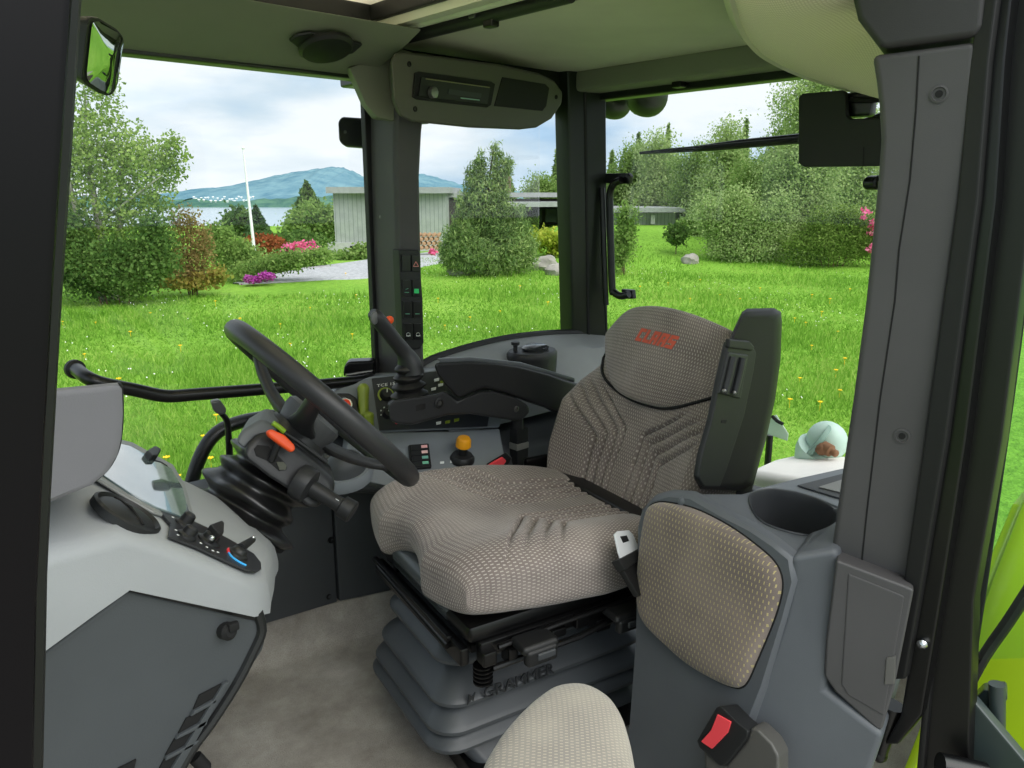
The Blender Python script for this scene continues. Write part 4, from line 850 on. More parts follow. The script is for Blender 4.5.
# instrument window
tp2 = lambda o: (TP[0]+TP[1]*o, TP[1])
glassq = [(97, 475), (119, 446), (128, 448), (170, 471), (181, 490), (188, 517), (185, 521), (154, 510), (128, 496)]
ci = mk('instrument_rim', G().prism([PP(x, y, tp2(.001)) for x, y in [(90, 478), (117, 441), (130, 444), (172, 467), (184, 487), (193, 521), (188, 526), (153, 515), (126, 500)]], TP[1]*.004, .002), plastic('rim_grey', (128, 130, 128), .4, 0), da)
ig = NT('instrument_glass'); nz_ = ig.noise(14, 3); bb = ig.bsdf(ig.ramp(nz_, (.3, lin((70, 84, 88))), (.7, lin((120, 136, 138)))), .06, 0, 1.0); bb.inputs['Coat Weight'].default_value = 1; bb.inputs['Coat IOR'].default_value = 2.2; bb.inputs['Coat Roughness'].default_value = .02
mk('instrument_window', G().prism([PP(x, y, tp2(.003)) for x, y in glassq], TP[1]*.004, .001), ig.m, ci)
mk('button', G().prism([PP(x, y, tp2(.003)) for x, y in [(142, 457), (150, 452), (157, 456), (153, 463), (147, 463)]], TP[1]*.012, .003, 3), BLACKP, da)
mk('cable_clip', G().tube([PP(x, y, tp2(.004)) for x, y in [(152, 462), (160, 464), (166, 468)]], .004, 8), BLACKP, da)
# round air vent and switch strip on the near shoulder
shp = (TP[0]+TP[1]*.002, TP[1])
vc = PP(128, 512, shp)
va = mk('air_vent', G().lathe(vc-shp[1]*.0075, shp[1], [(.038, 0), (.038, .008), (.035, .010), (.032, .006), (.029, .008), (.016, .011), (0, .012)], 36), BLACKP, da, label='round black air vent')
uu = (V((1, 0, 0))-shp[1]*shp[1].x).normalized(); ww = shp[1].cross(uu)
d_ = (uu*.7+ww*.7).normalized(); d_ = (PP(147, 528, shp)-PP(118, 500, shp)).normalized()
mk('vane', G().tube([vc+shp[1]*.0015-d_*.027, vc+shp[1]*.0055, vc+shp[1]*.0015+d_*.027], .0016, 6), DHOLE, va)
strip_px = [(154, 511), (158, 513), (182, 520), (210, 533), (232, 545), (252, 557), (259, 566), (259, 572), (254, 575), (246, 574), (225, 565), (195, 551), (166, 540), (168, 527)]
stp = plane3(PP(165, 530, tp2(-.004)), PP(250, 566, tp2(-.012)), PP(200, 535, tp2(.0)))
sp2 = TP
st = mk('control_strip', G().prism(onp(sp2, strip_px, .002), sp2[1]*.003, .001), flat('strip_black', (40, 41, 43), .4), da)
def knob(x, y, r, h, mat=BLACKP, pl=sp2, par=None, line=True):
    o = mk('knob', G().lathe(PP(x, y, pl)+pl[1]*.004, pl[1], [(r*1.15, 0), (r*1.1, .003), (r*.8, .005), (r*.72, h), (r*.5, h+.002), (0, h+.002)], 16), mat, par or st)
    return o
knob(181, 528, .010, .014); knob(184, 540, .010, .012)
for x, y in ((170, 521), (174, 524), (173, 534), (175, 539), (198, 547), (204, 551), (210, 554.5), (215, 556)): mk('mark', G().prism(onp(sp2, [(x-1.2, y-.7), (x+1.2, y+.2), (x+1.2, y+1), (x-1.2, y+.1)], .0052), sp2[1]*.0004), WHT, st)
k_ = knob(206, 545, .013, .010); mk('pointer', G().prism(onp(sp2, [(199, 540), (211, 535), (214, 538), (213, 548), (208, 551)], .010), sp2[1]*.012, .002), BLACKP, k_); mk('pointer_tip', G().ball(PP(212, 538, (sp2[0]+sp2[1]*.024, sp2[1])), .003, 8), CHROME, k_)
arc = [(232, 552.5), (226, 553), (225.5, 556), (229, 561), (236, 566), (243, 569.5)]
ap = [p for p in curve([PP(x, y, sp2)+sp2[1]*.0055 for x, y in arc], 5)]
mk('heat_mark', G().tube(ap[:12], .0019, 6), flat('heat_red', (230, 40, 50), .5), st); mk('cold_mark', G().tube(ap[11:], .0015, 6), flat('cold_blue', (60, 170, 235), .5), st)
k_ = knob(235, 558, .012, .008); mk('pointer', G().tube([PP(234, 557, sp2)+sp2[1]*.012, PP(244, 552, sp2)+sp2[1]*.018], [.006, .004], 10), BLACKP, k_); mk('pointer_tip', G().ball(PP(243, 552, sp2)+sp2[1]*.021, .0028, 8), CHROME, k_)
mk('screw_cap', G().ball(P(268, 546, Y=1.03), .008, 10), CHROME, da)
# hand lever standing behind the column
hl = root('hand_lever', P(230, 462, Y=1.26), 'thin black hand lever with paddle knob behind the steering column', 'lever')
mk('rod', G().tube([P(231, 475, Y=1.26), P(229.5, 455, Y=1.26), P(228, 428, Y=1.26), P(226, 419, Y=1.26), P(221, 413, Y=1.26)], [.007, .006, .005, .005, .005], 10, sub=3), BLACKM, hl)
mk('paddle', G().prism(px((211, 402), (220, 400), (226, 408), (227, 413), (221, 416), (214, 412), Y=1.25), (.004, .018, 0), .004, 3), plastic('paddle_grey', (74, 76, 76), .35, 0), hl)
mk('foot', G().lathe(P(231, 466, Y=1.26), (-.1, 0, 1), [(.016, -.02), (.014, .0), (.008, .008), (0, .009)], 12), BLACKP, hl)
# ================================================================ STEERING COLUMN
TL = R(46); WN = V((.716, -.126, .668)).normalized(); WB = V((-WN.y, WN.x, 0)).normalized(); WA = WB.cross(WN); WC = V((.579, 1.1, .7457))
def wpt(a, b, h): return WC+WA*a+WB*b+WN*h
sc = root('steering_column', (.43, 1.1, .55), 'black steering column with ribbed rubber boot and shuttle lever', 'steering column')
# boot: wrinkled rubber
DHB = (P(238, 520, Y=1.11)-wpt(0, 0, -.115)); axb = DHB.normalized(); top = wpt(.0, 0, -.115); L_ = DHB.length+.03
ub = V((0, 1, 0)); vb = axb.cross(ub).normalized(); rings = []
for k in range(57):
    q = k/56; r_ = .060+.012*q+(.0085+.003*math.sin(q*11))*math.sin(q*2*math.pi*4.4+.6*math.sin(q*5))*(.5+.5*min(1, q*4)); rings.append([])
    for j in range(40):
        a_ = j/40*2*math.pi; rr_ = r_*(1+.07*math.sin(a_*3+q*9)*math.sin(q*math.pi)+.035*math.sin(a_*5-q*14))
        sq = 1+.10*abs(math.sin(2*a_))
        rings[-1].append(top+axb*L_*q+(ub*math.cos(a_)*1.05+vb*math.sin(a_))*rr_*sq)
mk('boot', G().loft(rings), plastic('boot_rubber', (22, 22, 23), .33, 0, .05, spec=.6), sc, ang=60)
mk('boot_ring', G().lathe(P(237, 522, Y=1.11), TP[1], [(.085, 0), (.085, .008), (.07, .014), (.06, .014)], 32), RUBBER, sc)
# housing
HP_ = plastic('housing_black', (38, 39, 41), .45, 900, .05, .2)
hpl = plane3(P(250, 450, Y=1.035), P(330, 492, Y=1.0), P(262, 425, Y=1.045))
hs = [(241, 452), (246, 444), (256, 433), (274, 432), (300, 450), (319, 465), (333, 478), (337, 488), (331, 499), (316, 511), (306, 507), (290, 492), (268, 478), (246, 461)]
mk('housing', G().hull2(onp(hpl, hs, 0), [p+V((.055, .10, -.02)) for p in onp(hpl, [(290+(x-290)*.92, 470+(y-470)*.92) for x, y in hs], 0)], .012, 3), HP_, sc)
mk('upper_block', G().hull2(onp(hpl, [(237, 441), (244, 430), (263, 418), (281, 426), (277, 436), (258, 438), (247, 450)], -.01), [p+V((.05, .09, -.01)) for p in onp(hpl, [(237, 441), (244, 430), (263, 418), (281, 426), (277, 436), (258, 438), (247, 450)], -.01)], .007, 3), plastic('block_grey', (92, 96, 98), .5, 900, .04), sc)
mk('slot', G().prism(onp(hpl, [(254, 449), (257, 445), (268, 446), (284, 462), (287, 467), (286, 470), (279, 471), (268, 461), (256, 456)], -.002), hpl[1]*.003), DHOLE, sc)
mk('lever_gate', G().prism(onp(hpl, [(276, 462), (283, 462), (286, 466), (285, 470), (279, 470)], .0005), hpl[1]*.002), plastic('olive_grey', (70, 72, 60), .6, 0), sc)
sl_ = mk('tilt_lever', G().tube([PP(271, 460, hpl), PP(273, 450, hpl)+hpl[1]*.012, PP(276, 441, hpl)+hpl[1]*.022], [.006, .005, .005], 10), BLACKP, sc)
tl = [(260, 433), (265, 431), (278, 437), (287, 446), (289, 451), (285, 454.5), (274, 447), (262, 438)]
mk('lever_handle', G().prism(onp(hpl, tl, .018), hpl[1]*.012, .004, 3), ORNG, sl_, label='orange lever handle')
mk('edge_strip', G().tube(onp(hpl, [(286, 431), (300, 440), (330, 462)], -.012), .004, 8), BLACKP, sc); mk('lime_tab', G().tube(onp(hpl, [(275, 422), (281, 426), (287, 431)], -.010), .004, 8), flat('edge_lime', (150, 190, 40), .3), sc)
mk('collar', G().lathe(wpt(0, 0, -.125), WN, [(.066, 0), (.068, .02), (.060, .05), (.052, .062), (.05, .07)], 32), HP_, sc)
# stalk
s0 = P(312, 488, Y=1.0); s1 = P(352, 512, Y=.95)
mk('stalk', G().tube([s0.lerp(s1, -.15), s0, s0.lerp(s1, .35), s0.lerp(s1, .45), s0.lerp(s1, .72), s0.lerp(s1, .75), s1, s1.lerp(s0, -.03)], [.016, .0125, .0125, .011, .0120, .0165, .0172, .0145], 20), BLACKP, sc)
mk('stalk_collar', G().lathe(s0.lerp(s1, -.22), s1-s0, [(.026, -.01), (.028, .0), (.026, .012), (.015, .016)], 20), HP_, sc)
mk('stalk_mark', G().prism([s0.lerp(s1, .5)+V((0, -.0125, .003)), s0.lerp(s1, .58)+V((0, -.0125, .003)), s0.lerp(s1, .58)+V((0, -.0125, .006)), s0.lerp(s1, .5)+V((0, -.0125, .006))], (0, .002, 0)), WHT, sc)
# ================================================================ STEERING WHEEL
swl = root('steering_wheel', WC, 'black three spoke steering wheel tilted towards the seat', 'steering wheel')
RW = .181
mk('rim', G().loft([[WC+(WA*math.cos(a_)+WB*math.sin(a_))*(RW+.0165*math.cos(b_))+WN*.0165*math.sin(b_) for b_ in np.linspace(0, 2*math.pi, 14, endpoint=False)] for a_ in list(np.linspace(0, 2*math.pi, 73))], caps=False), plastic('wheel_black', (40, 40, 42), .42, 900, .06, .25), swl, merge=1e-5)
mk('hub', G().lathe(wpt(0, 0, -.085), WN, [(.036, 0), (.042, .012), (.045, .035), (.05, .05), (.05, .062), (.044, .068), (0, .07)], 32), plastic('hub_grey', (66, 68, 70), .5, 900, .05), swl)
for q in SPOKES:
    u_ = WA*math.cos(R(q))+WB*math.sin(R(q)); w_ = WN.cross(u_)
    g = G(); rings = []
    for r_, h_, wd_, th_ in ((.03, -.05, .028, .012), (.06, -.046, .022, .011), (.10, -.036, .016, .010), (.14, -.020, .014, .010), (.165, -.006, .014, .010), (.178, 0, .014, .010)):
        rings.append([WC+u_*r_+WN*(h_+math.sin(t_)*th_)+w_*math.cos(t_)*wd_ for t_ in np.linspace(0, 2*math.pi, 16, endpoint=False)])
    mk('spoke', G().loft(rings), HP_, swl)
# ================================================================ RIGHT CONSOLE
A_, B_, C_ = P(380, 432, Y=1.50), P(500, 428, Y=1.40), P(430, 478, Y=1.36)
Q1 = plane3(A_, B_, C_); Q2 = plane3(A_, B_, P(372, 378, Y=1.58))
co = root('side_console', P(440, 470, Y=1.45), 'dark grey control console on the right of the seat with green levers and yellow knob', 'console')
CG = plastic('side_console_grey', (118, 124, 129), .5, 900, .05, .3); LBL = flat('panel_black', (44, 47, 52), .35)
back = V((.0, .16, -.02))
q1 = [(352, 432), (380, 432), (452, 431), (500, 428), (505, 455), (512, 500), (440, 500), (395, 488), (352, 478), (345, 455)]
mk('lower_face', G().prism(onp(Q1, q1, 0), V((.02, .10, -.05)), .006, 3), CG, co)
q2 = [(318, 412), (330, 394), (345, 384), (372, 377), (492, 364), (510, 395), (500, 428), (380, 433), (352, 434), (330, 436)]
mk('upper_face', G().prism(onp(Q2, q2, 0), V((.03, .12, -.02)), .006, 3), CG, co)
lb_ = mk('label_panel', G().prism(onp(Q2, [(371.5, 379), (487, 366), (490, 410), (487, 427), (379, 431)], .001), Q2[1]*.003, .001), LBL, co, label='black panel with white lettering')
tx = PP(376.5, 388, Q2)+Q2[1]*.0045; txe = PP(394.5, 385.5, Q2)+Q2[1]*.0045; tyu = (PP(376.5, 380, Q2)-PP(376.5, 388, Q2))
mk('lettering', G().text('TCE 15', tx, txe-tx, tyu, .0075, .0004, (txe-tx).length*1.0), WHT, lb_)
def dial(x, y, r, ringc=None, h=.014):
    o = mk('dial', G().lathe(PP(x, y, Q2)+Q2[1]*.004, Q2[1], [(r, 0), (r*.96, h*.6), (r*.7, h), (0, h)], 22), BLACKP, lb_)
    if ringc: mk('dial_ring', G().tube([PP(x, y, Q2)+Q2[1]*.005+(u2*math.cos(t_)+v2*math.sin(t_))*r*1.18 for t_ in np.linspace(R(-30), R(230), 20)], r*.16, 6), ringc, o)
    mk('pointer', G().prism([PP(x, y, Q2)+Q2[1]*(.004+h)+u2*a_+v2*b_ for a_, b_ in ((-.001, .002), (.001, .002), (.001, r*.75), (-.001, r*.75))], Q2[1]*.0006), WHT, o)
v2 = tyu.normalized(); v2 = (v2-Q2[1]*v2.dot(Q2[1])).normalized(); u2 = v2.cross(Q2[1])
dial(385.5, 396, .0155, flat('dial_green', (150, 168, 60), .4)); dial(387, 415, .0125, None)
for a_ in range(7):
    t_ = R(200-a_*40); c_ = PP(387, 414, Q2)+Q2[1]*.005+(u2*math.cos(t_)+v2*math.sin(t_))*.0165; mk('tick', G().box(c_, (.003, .002, .003)), WHT, lb_)
mk('warning_lamp', G().ball(PP(396, 423.5, Q2)+Q2[1]*.004, .0035, 8), flat('lamp_red', (226, 30, 60), .3), lb_)
OLV = plastic('lever_green', (132, 148, 44), .4, 0, .05)
for k, ((x0, y0), (x1, y1), r_) in enumerate((((363, 418), (361, 391), .0125), ((369, 432), (366, 418), .0115))):
    a_ = PP(x0, y0, Q2)+Q2[1]*.005; b_ = PP(x1, y1, Q2)+Q2[1]*.028
    mk('lever', G().tube([a_, a_.lerp(b_, .15), a_.lerp(b_, .55), a_.lerp(b_, .9), b_, b_.lerp(a_, -.08)], [r_*.8, r_, r_, r_*1.15, r_*1.0, r_*.5], 14, sub=2), OLV, co, label='olive green lever')
# pale clutter on the label panel behind the joystick
for (x, y, c_) in ((436, 381, WHT), (440, 386, WHT), (433, 390, WHT), (444, 379, WHT), (456, 421, OLV), (447, 423, OLV), (438, 424, WHT), (442, 383, OLV)):
    mk('symbol', G().prism(onp(Q2, [(x-2.5, y-1), (x+2.5, y-2), (x+2.2, y+.8), (x-2.2, y+1.8)], .004), Q2[1]*.003, .0005), c_, lb_)
# red push button on black housing
ph = PP(346, 409, Q2); mk('button_base', G().prism(onp(Q2, [(327, 402), (335, 396), (348, 396), (356, 401), (358, 418), (352, 424), (330, 422), (326, 412)], 0), Q2[1]*.02, .006, 3), BLACKP, co); mk('button_rim', G().lathe(ph+Q2[1]*.018-u2*.006, Q2[1]-u2*.3, [(.019, 0), (.019, .006), (.014, .008)], 22), CHROME, co); mk('red_button', G().lathe(ph+Q2[1]*.018-u2*.004, Q2[1]-u2*.3, [(.013, 0), (.013, .010), (.008, .013), (0, .013)], 18), flat('button_red', (230, 70, 44), .4), co)
# four rocker switches and yellow knob on the grey face
v1 = (PP(430, 440, Q1)-PP(432, 470, Q1)).normalized(); u1 = v1.cross(Q1[1])
sb = mk('switch_block', G().prism(onp(Q1, [(408, 447), (428, 445.5), (431, 469), (410, 471)], .001), Q1[1]*.008, .002), BLACKP, co)
for k in range(4):
    y0 = 448.5+k*5.4; mk('rocker', G().prism(onp(Q1, [(410.5+k*.3, y0+.4), (427+k*.5, y0-.9), (427.4+k*.5, y0+3.6), (410.7+k*.3, y0+4.8)], .008), Q1[1]*.004, .001), flat('rocker_black', (38, 39, 41), .35), sb)
    mk('symbol', G().prism(onp(Q1, [(420+k*.4, y0+.2), (426+k*.4, y0-.3), (426.3+k*.4, y0+2.4), (420.3+k*.4, y0+2.9)], .0125), Q1[1]*.0005), flat('symbol_%d' % k, ((236, 178, 176), (236, 196, 190), (120, 176, 160), (120, 190, 160))[k], .5), sb)
kc = PP(462, 459, Q1); ax_ = (Q1[1]*.45+V((0, 0, 1))*.75).normalized()
mk('knob_base', G().lathe(kc, ax_, [(.030, -.004), (.030, .004), (.024, .012), (.012, .014)], 28), BLACKP, co)
kn = mk('knob_stem', G().lathe(kc, ax_, [(.011, .010), (.011, .03), (.015, .034), (.011, .038)], 20), BLACKP, co)
mk('yellow_knob', G().lathe(kc, ax_, [(.017, .034), (.0185, .036), (.0175, .052), (.014, .058), (0, .059)], 24), plastic('knob_yellow', (240, 164, 24), .45, 0), kn, label='yellow orange round knob')
for x, y in ((395, 451), (442, 463), (452, 462)): mk('mark', G().prism(onp(Q1, [(x-2, y-1), (x+2, y-1.4), (x+2, y+.8), (x-2, y+1.2)], .001), Q1[1]*.0006), WHT, co)
# body below the faces
mk('body', G().hull2([V((.72, 1.60, .415)), V((.80, 1.50, .415)), V((.93, 1.40, .40)), V((1.10, 1.36, .38)), V((1.62, 1.30, .38)), V((1.75, 1.66, .38)), V((.72, 1.66, .40))],
   [V((.76, 1.61, .50)), V((.83, 1.53, .50)), V((.96, 1.44, .47)), V((1.14, 1.39, .46)), V((1.62, 1.33, .46)), V((1.75, 1.66, .50)), V((.76, 1.66, .53))], .02, 3), DARKP, co)
mk('body_rib', G().tube([V((.70, 1.60, .437)), V((.80, 1.50, .437)), V((.93, 1.395, .42)), V((1.10, 1.355, .40))], .010, 10, sub=4), DARKP, co)
# gear lever boot left of the console
gb_ = P(345, 470, Y=1.42)
gr = root('gear_boot', gb_, 'oval grey gaiter on the console ledge behind the steering wheel', 'gaiter')
mk('gaiter_ring', G().lathe(gb_-V((0, 0, .008)), (-.15, -.3, 1), [(.062, -.015), (.064, .0), (.056, .014), (.046, .012)], 28, (1, .8), (1, 0, 0)), CG, gr); mk('gaiter', G().lathe(gb_, (-.15, -.3, 1), [(.05, -.0), (.044, .022), (.034, .034), (.018, .045), (0, .046)], 24, (1, .8), (1, 0, 0)), DARKP, gr)
for x, y in ((328, 487), (333, 486), (385, 478)): pass
# ================================================================ JOYSTICK ARMREST (right)
AR = root('joystick_armrest', P(470, 410, Y=1.36), 'black right armrest with joystick and rubber gaiter beside the seat', 'armrest')
AY = 1.33
armb = [(388, 404), (394, 400), (436, 394), (444, 391), (451, 396), (457, 401), (466, 397), (480, 391.5), (495, 391), (515, 397), (528, 405), (530, 412), (522, 420), (515, 421), (470, 414), (448, 415), (412, 425), (396, 424), (389, 420)]
mk('arm', G().prism(px(*armb, Y=AY), (.06, .07, -.025), .008, 3, 20), HP_, AR, ang=30)
padp = [(433, 363), (438, 362), (470, 361), (495, 362.5), (520, 366), (550, 374), (575, 382), (590, 388), (590, 415), (560, 414), (548, 408), (530, 402), (505, 393), (484, 388), (470, 393), (458, 398.5), (446, 386), (437, 374)]
mk('pad', G().prism(px(*padp, Y=AY-.006), (.07, .085, -.03), .013, 3, 20), plastic('pad_black', (32, 33, 35), .36, 900, .05, .2), AR, ang=30)
mk('pad_highlight', G().hull2([p+V((0, 0, .010)) for p in px((436, 362.5), (470, 361), (520, 366), (575, 381.5), (575, 386), (520, 371), (470, 366), (442, 368), Y=AY-.002)], [p+V((.066, .078, -.014)) for p in px((437, 362.5), (470, 361), (520, 366), (575, 381.5), (575, 386), (520, 371), (470, 366), (443, 368), Y=AY-.002)], .004), plastic('pad_highlight_grey', (84, 88, 92), .32, 900, .03, .2), AR)  # lighter strip: the highlight along the pad top is put into the colour
for x, y, r_ in ((439, 403, .013), (516, 409, .008)): mk('bolt', G().lathe(P(x, y, Y=AY), (0, -1, 0), [(r_, -.006), (r_, .002), (r_*.7, .003), (r_*.6, .0), (0, .0)], 18), BLACKP if r_ > .01 else SCREW, AR)
mk('bolt_head', G().lathe(P(439, 403, Y=AY), (0, -1, 0), [(.005, 0), (.005, .003), (0, .003)], 10), SCREW, AR)
JY = AY+.04
gj = G()
for k, (y, w_) in enumerate(((398, 42), (392.5, 33), (388, 40), (383, 31), (379, 36), (374, 29), (371, 33), (366.5, 26))): pass
base = P(410, 401, Y=JY); topj = P(409, 364, Y=JY); L_ = (topj-base).length
prof = [(.052, -.012), (.052, .0)]
for k in range(4):
    h0 = L_*(k+.25)/4.2; prof += [(.032-.003*k, h0), (.044-.0045*k, h0+L_*.10), (.044-.0045*k, h0+L_*.14)]
prof += [(.024, L_), (.0, L_+.002)]
mk('gaiter', G().lathe(base, topj-base+V((-.004, 0, 0)), prof, 26, (1, .8), (1, 0, 0)), RUBBER, AR, ang=50)
jp = [(411, 372), (409, 362), (404, 352), (396, 342), (388, 332), (380, 322), (375, 315.5), (372, 312.5)]
mk('joystick', G().tube(px(*jp, Y=JY), [.034, .030, .021, .0195, .0195, .0200, .0185, .012], 18, sub=3, flat=.8), HP_, AR, label='black joystick grip with orange thumb button')
js = bpy.data.objects['joystick']
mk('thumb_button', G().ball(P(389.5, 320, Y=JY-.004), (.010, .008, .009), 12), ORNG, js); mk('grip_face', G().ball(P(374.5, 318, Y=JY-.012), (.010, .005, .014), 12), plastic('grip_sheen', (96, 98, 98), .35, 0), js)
# height adjuster post and red buckle
mk('post', G().tube([P(517, 416, Y=AY+.03), P(518, 432, Y=AY+.03)], .015, 12).box(P(519, 452, Y=AY+.03), (.04, .03, .13), bev=.004), BLACKP, AR)
mk('post_band', G().box(P(519, 445, Y=AY+.027), (.041, .031, .016), bev=.002), flat('band_grey', (160, 160, 154), .3, .6), AR)
rbk = root('belt_buckle', P(495, 466, Y=1.30), 'red topped seat belt buckle between seat and side console', 'buckle')
mk('case', G().hull2(px((486, 464), (506, 452), (512, 458), (500, 480), Y=1.30), px((486, 464), (506, 452), (512, 458), (500, 480), Y=1.325), .003), BLACKP, rbk); mk('red_button', G().prism(px((489, 465), (503, 457), (507, 461), (501, 470), (490, 473), Y=1.296), (0, .012, 0), .003), REDC, rbk)
# ================================================================ SEATS
FAB = fabric('seat_fabric', (122, 112, 108), (188, 180, 171), .0068, .0082, .30, .14, wear=(150, 140, 134)); FAB2 = fabric('pad_fabric', (110, 100, 94), (168, 156, 108), .0072, .0090, .27, .11, wear=(134, 122, 113)); FAB3 = fabric('cushion_fabric', (142, 137, 130), (176, 168, 150), .0048, .006, .30, .15, wear=(168, 162, 150))
def pillow(w, d, ht, hb, e=.5, k=.35, top=None, warp=None, n=60, zb=None):
    """soft cushion: half sizes w,d; crown ht above and hb below the rim; top(x,y) adds relief; returns G with UVs in metres"""
    g = G(); us = [math.sin(math.pi/2*v_) for v_ in np.linspace(-1, 1, n)]; th = [math.copysign(math.asin(min(1, abs(u_)**(1/e))), u_) for u_ in us]
    def Sg(t): return math.copysign(abs(math.sin(t))**e, t)
    def Cg(t): return max(0.0, math.cos(t) if abs(t) < 1.5707 else 0.0)**e
    uvs = []
    for side in (1, -1):
        grid = []
        for i in range(n):
            row = []
            for j in range(n):
                sx, sy = Sg(th[i]), Sg(th[j]); x = sx*math.sqrt(max(0, 1-k*sy*sy*.5)); y = sy*math.sqrt(max(0, 1-k*sx*sx*.5)); cz = Cg(th[i])*Cg(th[j])
                X, Y = x*w, y*d; Z = (ht if side > 0 else -hb)*cz
                if side > 0 and top: Z += top(X, Y)*min(1, cz*1.3)
                if side < 0 and zb: Z += zb(X, Y)*1.0
                p = V((X, Y, Z)); row.append(warp(p) if warp else p)
            grid.append(row)
        c = n//2; U = np.zeros((n, n)); Vv = np.zeros((n, n))
        for j in range(n):
            for i in range(c+1, n): U[i, j] = U[i-1, j]+(grid[i][j]-grid[i-1][j]).length
            for i in range(c-1, -1, -1): U[i, j] = U[i+1, j]-(grid[i][j]-grid[i+1][j]).length
        cu_ = U[:, c].copy(); U[:, :] = cu_[:, None]
        for i in range(n):
            for j in range(c+1, n): Vv[i, j] = Vv[i, j-1]+(grid[i][j]-grid[i][j-1]).length
            for j in range(c-1, -1, -1): Vv[i, j] = Vv[i, j+1]-(grid[i][j]-grid[i][j+1]).length
        cv_ = Vv[c, :].copy(); Vv[:, :] = cv_[None, :]
        o = len(g.v)
        for i in range(n):
            for j in range(n): g.v.append(grid[i][j]); uvs.append((U[i, j], Vv[i, j]))
        for i in range(n-1):
            for j in range(n-1):
                q = [o+i*n+j, o+(i+1)*n+j, o+(i+1)*n+j+1, o+i*n+j+1]; g.f.append(q if side > 0 else q[::-1])
    g.uv = uvs; return g
def groove(a, b, b0, kd, sp=.034, lo=.028, hi=.165, dep=.006, b1=None):
    """nested channels: straight along b, splaying outward past b0"""
    s_ = (b-b0-math.tan(kd)*abs(a))*math.cos(kd); L = min(abs(a), lo-s_)
    if L < lo or L > hi: return 0.0
    f = (L-lo)/sp; f = abs(f-round(f)); m_ = math.exp(-(f/.19)**2)
    fade = 1.0
    if b1 is not None: fade = min(1, max(0, (b1-b)/.05))
    return -dep*m_*fade
PSI = R(SEATROT); SO = V((SEATX, SEATY, 0)); ex = V((math.cos(PSI), -math.sin(PSI), 0)); ey = V((math.sin(PSI), math.cos(PSI), 0))   # rearward, to the tractor's right
def sl(x, y, z): return SO+ex*x+ey*y+V((0, 0, z))
def seatg(g, M): g.v = [M(p) for p in g.v]; return g
ds = root('driver_seat', SO, 'patterned grey fabric suspension driver seat with folded left armrest', 'seat')
# cushion : local a = across (y of seat), b = forward
def ctop(a, b):
    z = -.030*math.exp(-((a/.13)**2))*math.exp(-(((b+.03)/.22)**2)) + .012*math.exp(-((abs(a)-.19)/.05)**2)
    z += groove(a, -b+.02, -.02+.0, -1.0, .032, .02, .15, .010) * (1 if b < .10 else max(0, 1-(b-.10)/.05)) if False else 0
    # straight channels at the rear that splay outward towards the front
    z += groove(a, b, -.02, R(38), .030, .030, .125, .014)*min(1, max(0, (b+.245)/.03))*min(1, max(0, (.24-abs(a))/.09))
    z -= .03*max(0, (abs(a)-.05)/.2)**2*max(0, (b-.1)/.15)*.5
    return z
def cwarp(p):
    a, b, z = p
    # front edge droops at the two lobes and is cut back in the middle
    fr = max(0, (b-.12)/.14); lob = min(1, abs(a)/.10)
    if fr > 0: b = b - .030*fr*(1-lob**2); z = z + (.03*fr*(1-lob**2) if z < 0 else 0) - .02*fr*fr*lob
    wid = 1.0-.10*max(0, (-b-.05)/.2)
    return V((a*wid, b, z + .02*max(0, b-.0)/.25 - .035*max(0, -b)/.25))
cg = pillow(.256, .264, .065, .068, .46, .5, ctop, cwarp, 190)
seatg(cg, lambda p: sl(-p.y, p.x, SEATZ+p.z)); 
mk('seat_cushion', cg, FAB, ds, ang=80, merge=0)
# backrest
TB = R(BACKTILT); bo = sl(.250, 0, BACKZ); bu = (V((0, 0, 1))*math.cos(TB)+ex*math.sin(TB)).normalized(); bn = (V((0, 0, 1))*math.sin(TB)-ex*math.cos(TB)).normalized()
def bl(a, b, c): return bo+ey*a+bu*b+bn*c
HB = BACKH/2
def bwid(b):   # b from 0 (bottom) to 2HB
    q = b/(2*HB); pts = [(0, .80), (.12, .93), (.3, 1.0), (.48, 1.0), (.60, .97), (.73, .86), (.86, .77), (1.0, .70)]
    for (x0, y0), (x1, y1) in zip(pts, pts[1:]):
        if q <= x1:
            t_ = max(0, (q-x0)/(x1-x0)); t_ = t_*t_*(3-2*t_)*.5+t_*.5; return y0+(y1-y0)*t_
    return pts[-1][1]
def btop(a, b):
    bb = b+HB; q = bb/(2*HB)
    z = -.022*math.exp(-(a/.12)**2)*(1 if q < .6 else max(0, 1-(q-.6)/.2)) + .055*min(1, max(0, (abs(a)-.09)/.13))**1.5*(1 if q < .5 else max(0, 1-(q-.5)/.2))
    if q < .64: z += groove(a, bb, .230, R(33), .028, .028, .118, .014)*min(1, (.64-q)/.06)*min(1, max(0, (.235-abs(a))/.04))*min(1, max(0, (bb-.03)/.04))
    return z
def bwarp(p):
    a, b, z = p; bb = b+HB; return V((a*bwid(bb), bb, z-.03*(a/.25)**2))
bg_ = pillow(.262, HB, .055, .05, .5, .34, btop, bwarp, 190); seatg(bg_, lambda p: bl(p.x, p.y, p.z)); mk('backrest', bg_, FAB, ds, ang=80)
# raised head pad
HP0 = .600*2*HB
def hwarp(p):
    a, b, z = p; q = (b+.5*HPH)/HPH
    wv = .76+.36*max(0, min(1, q*1.7))**.9 - .20*max(0, q-.62)/.38
    cv = 0
    return V((a*wv, HP0+q*HPH-(.0 if q > .3 else 0)+.0, z+.040-.05*(a/.22)**2))
HPH = 2*HB*.415
hg_ = pillow(.200, HPH/2, .030, .03, .45, .62, None, hwarp, 90); seatg(hg_, lambda p: bl(p.x, p.y, p.z)); hpad = mk('head_pad', hg_, FAB, ds, ang=80)
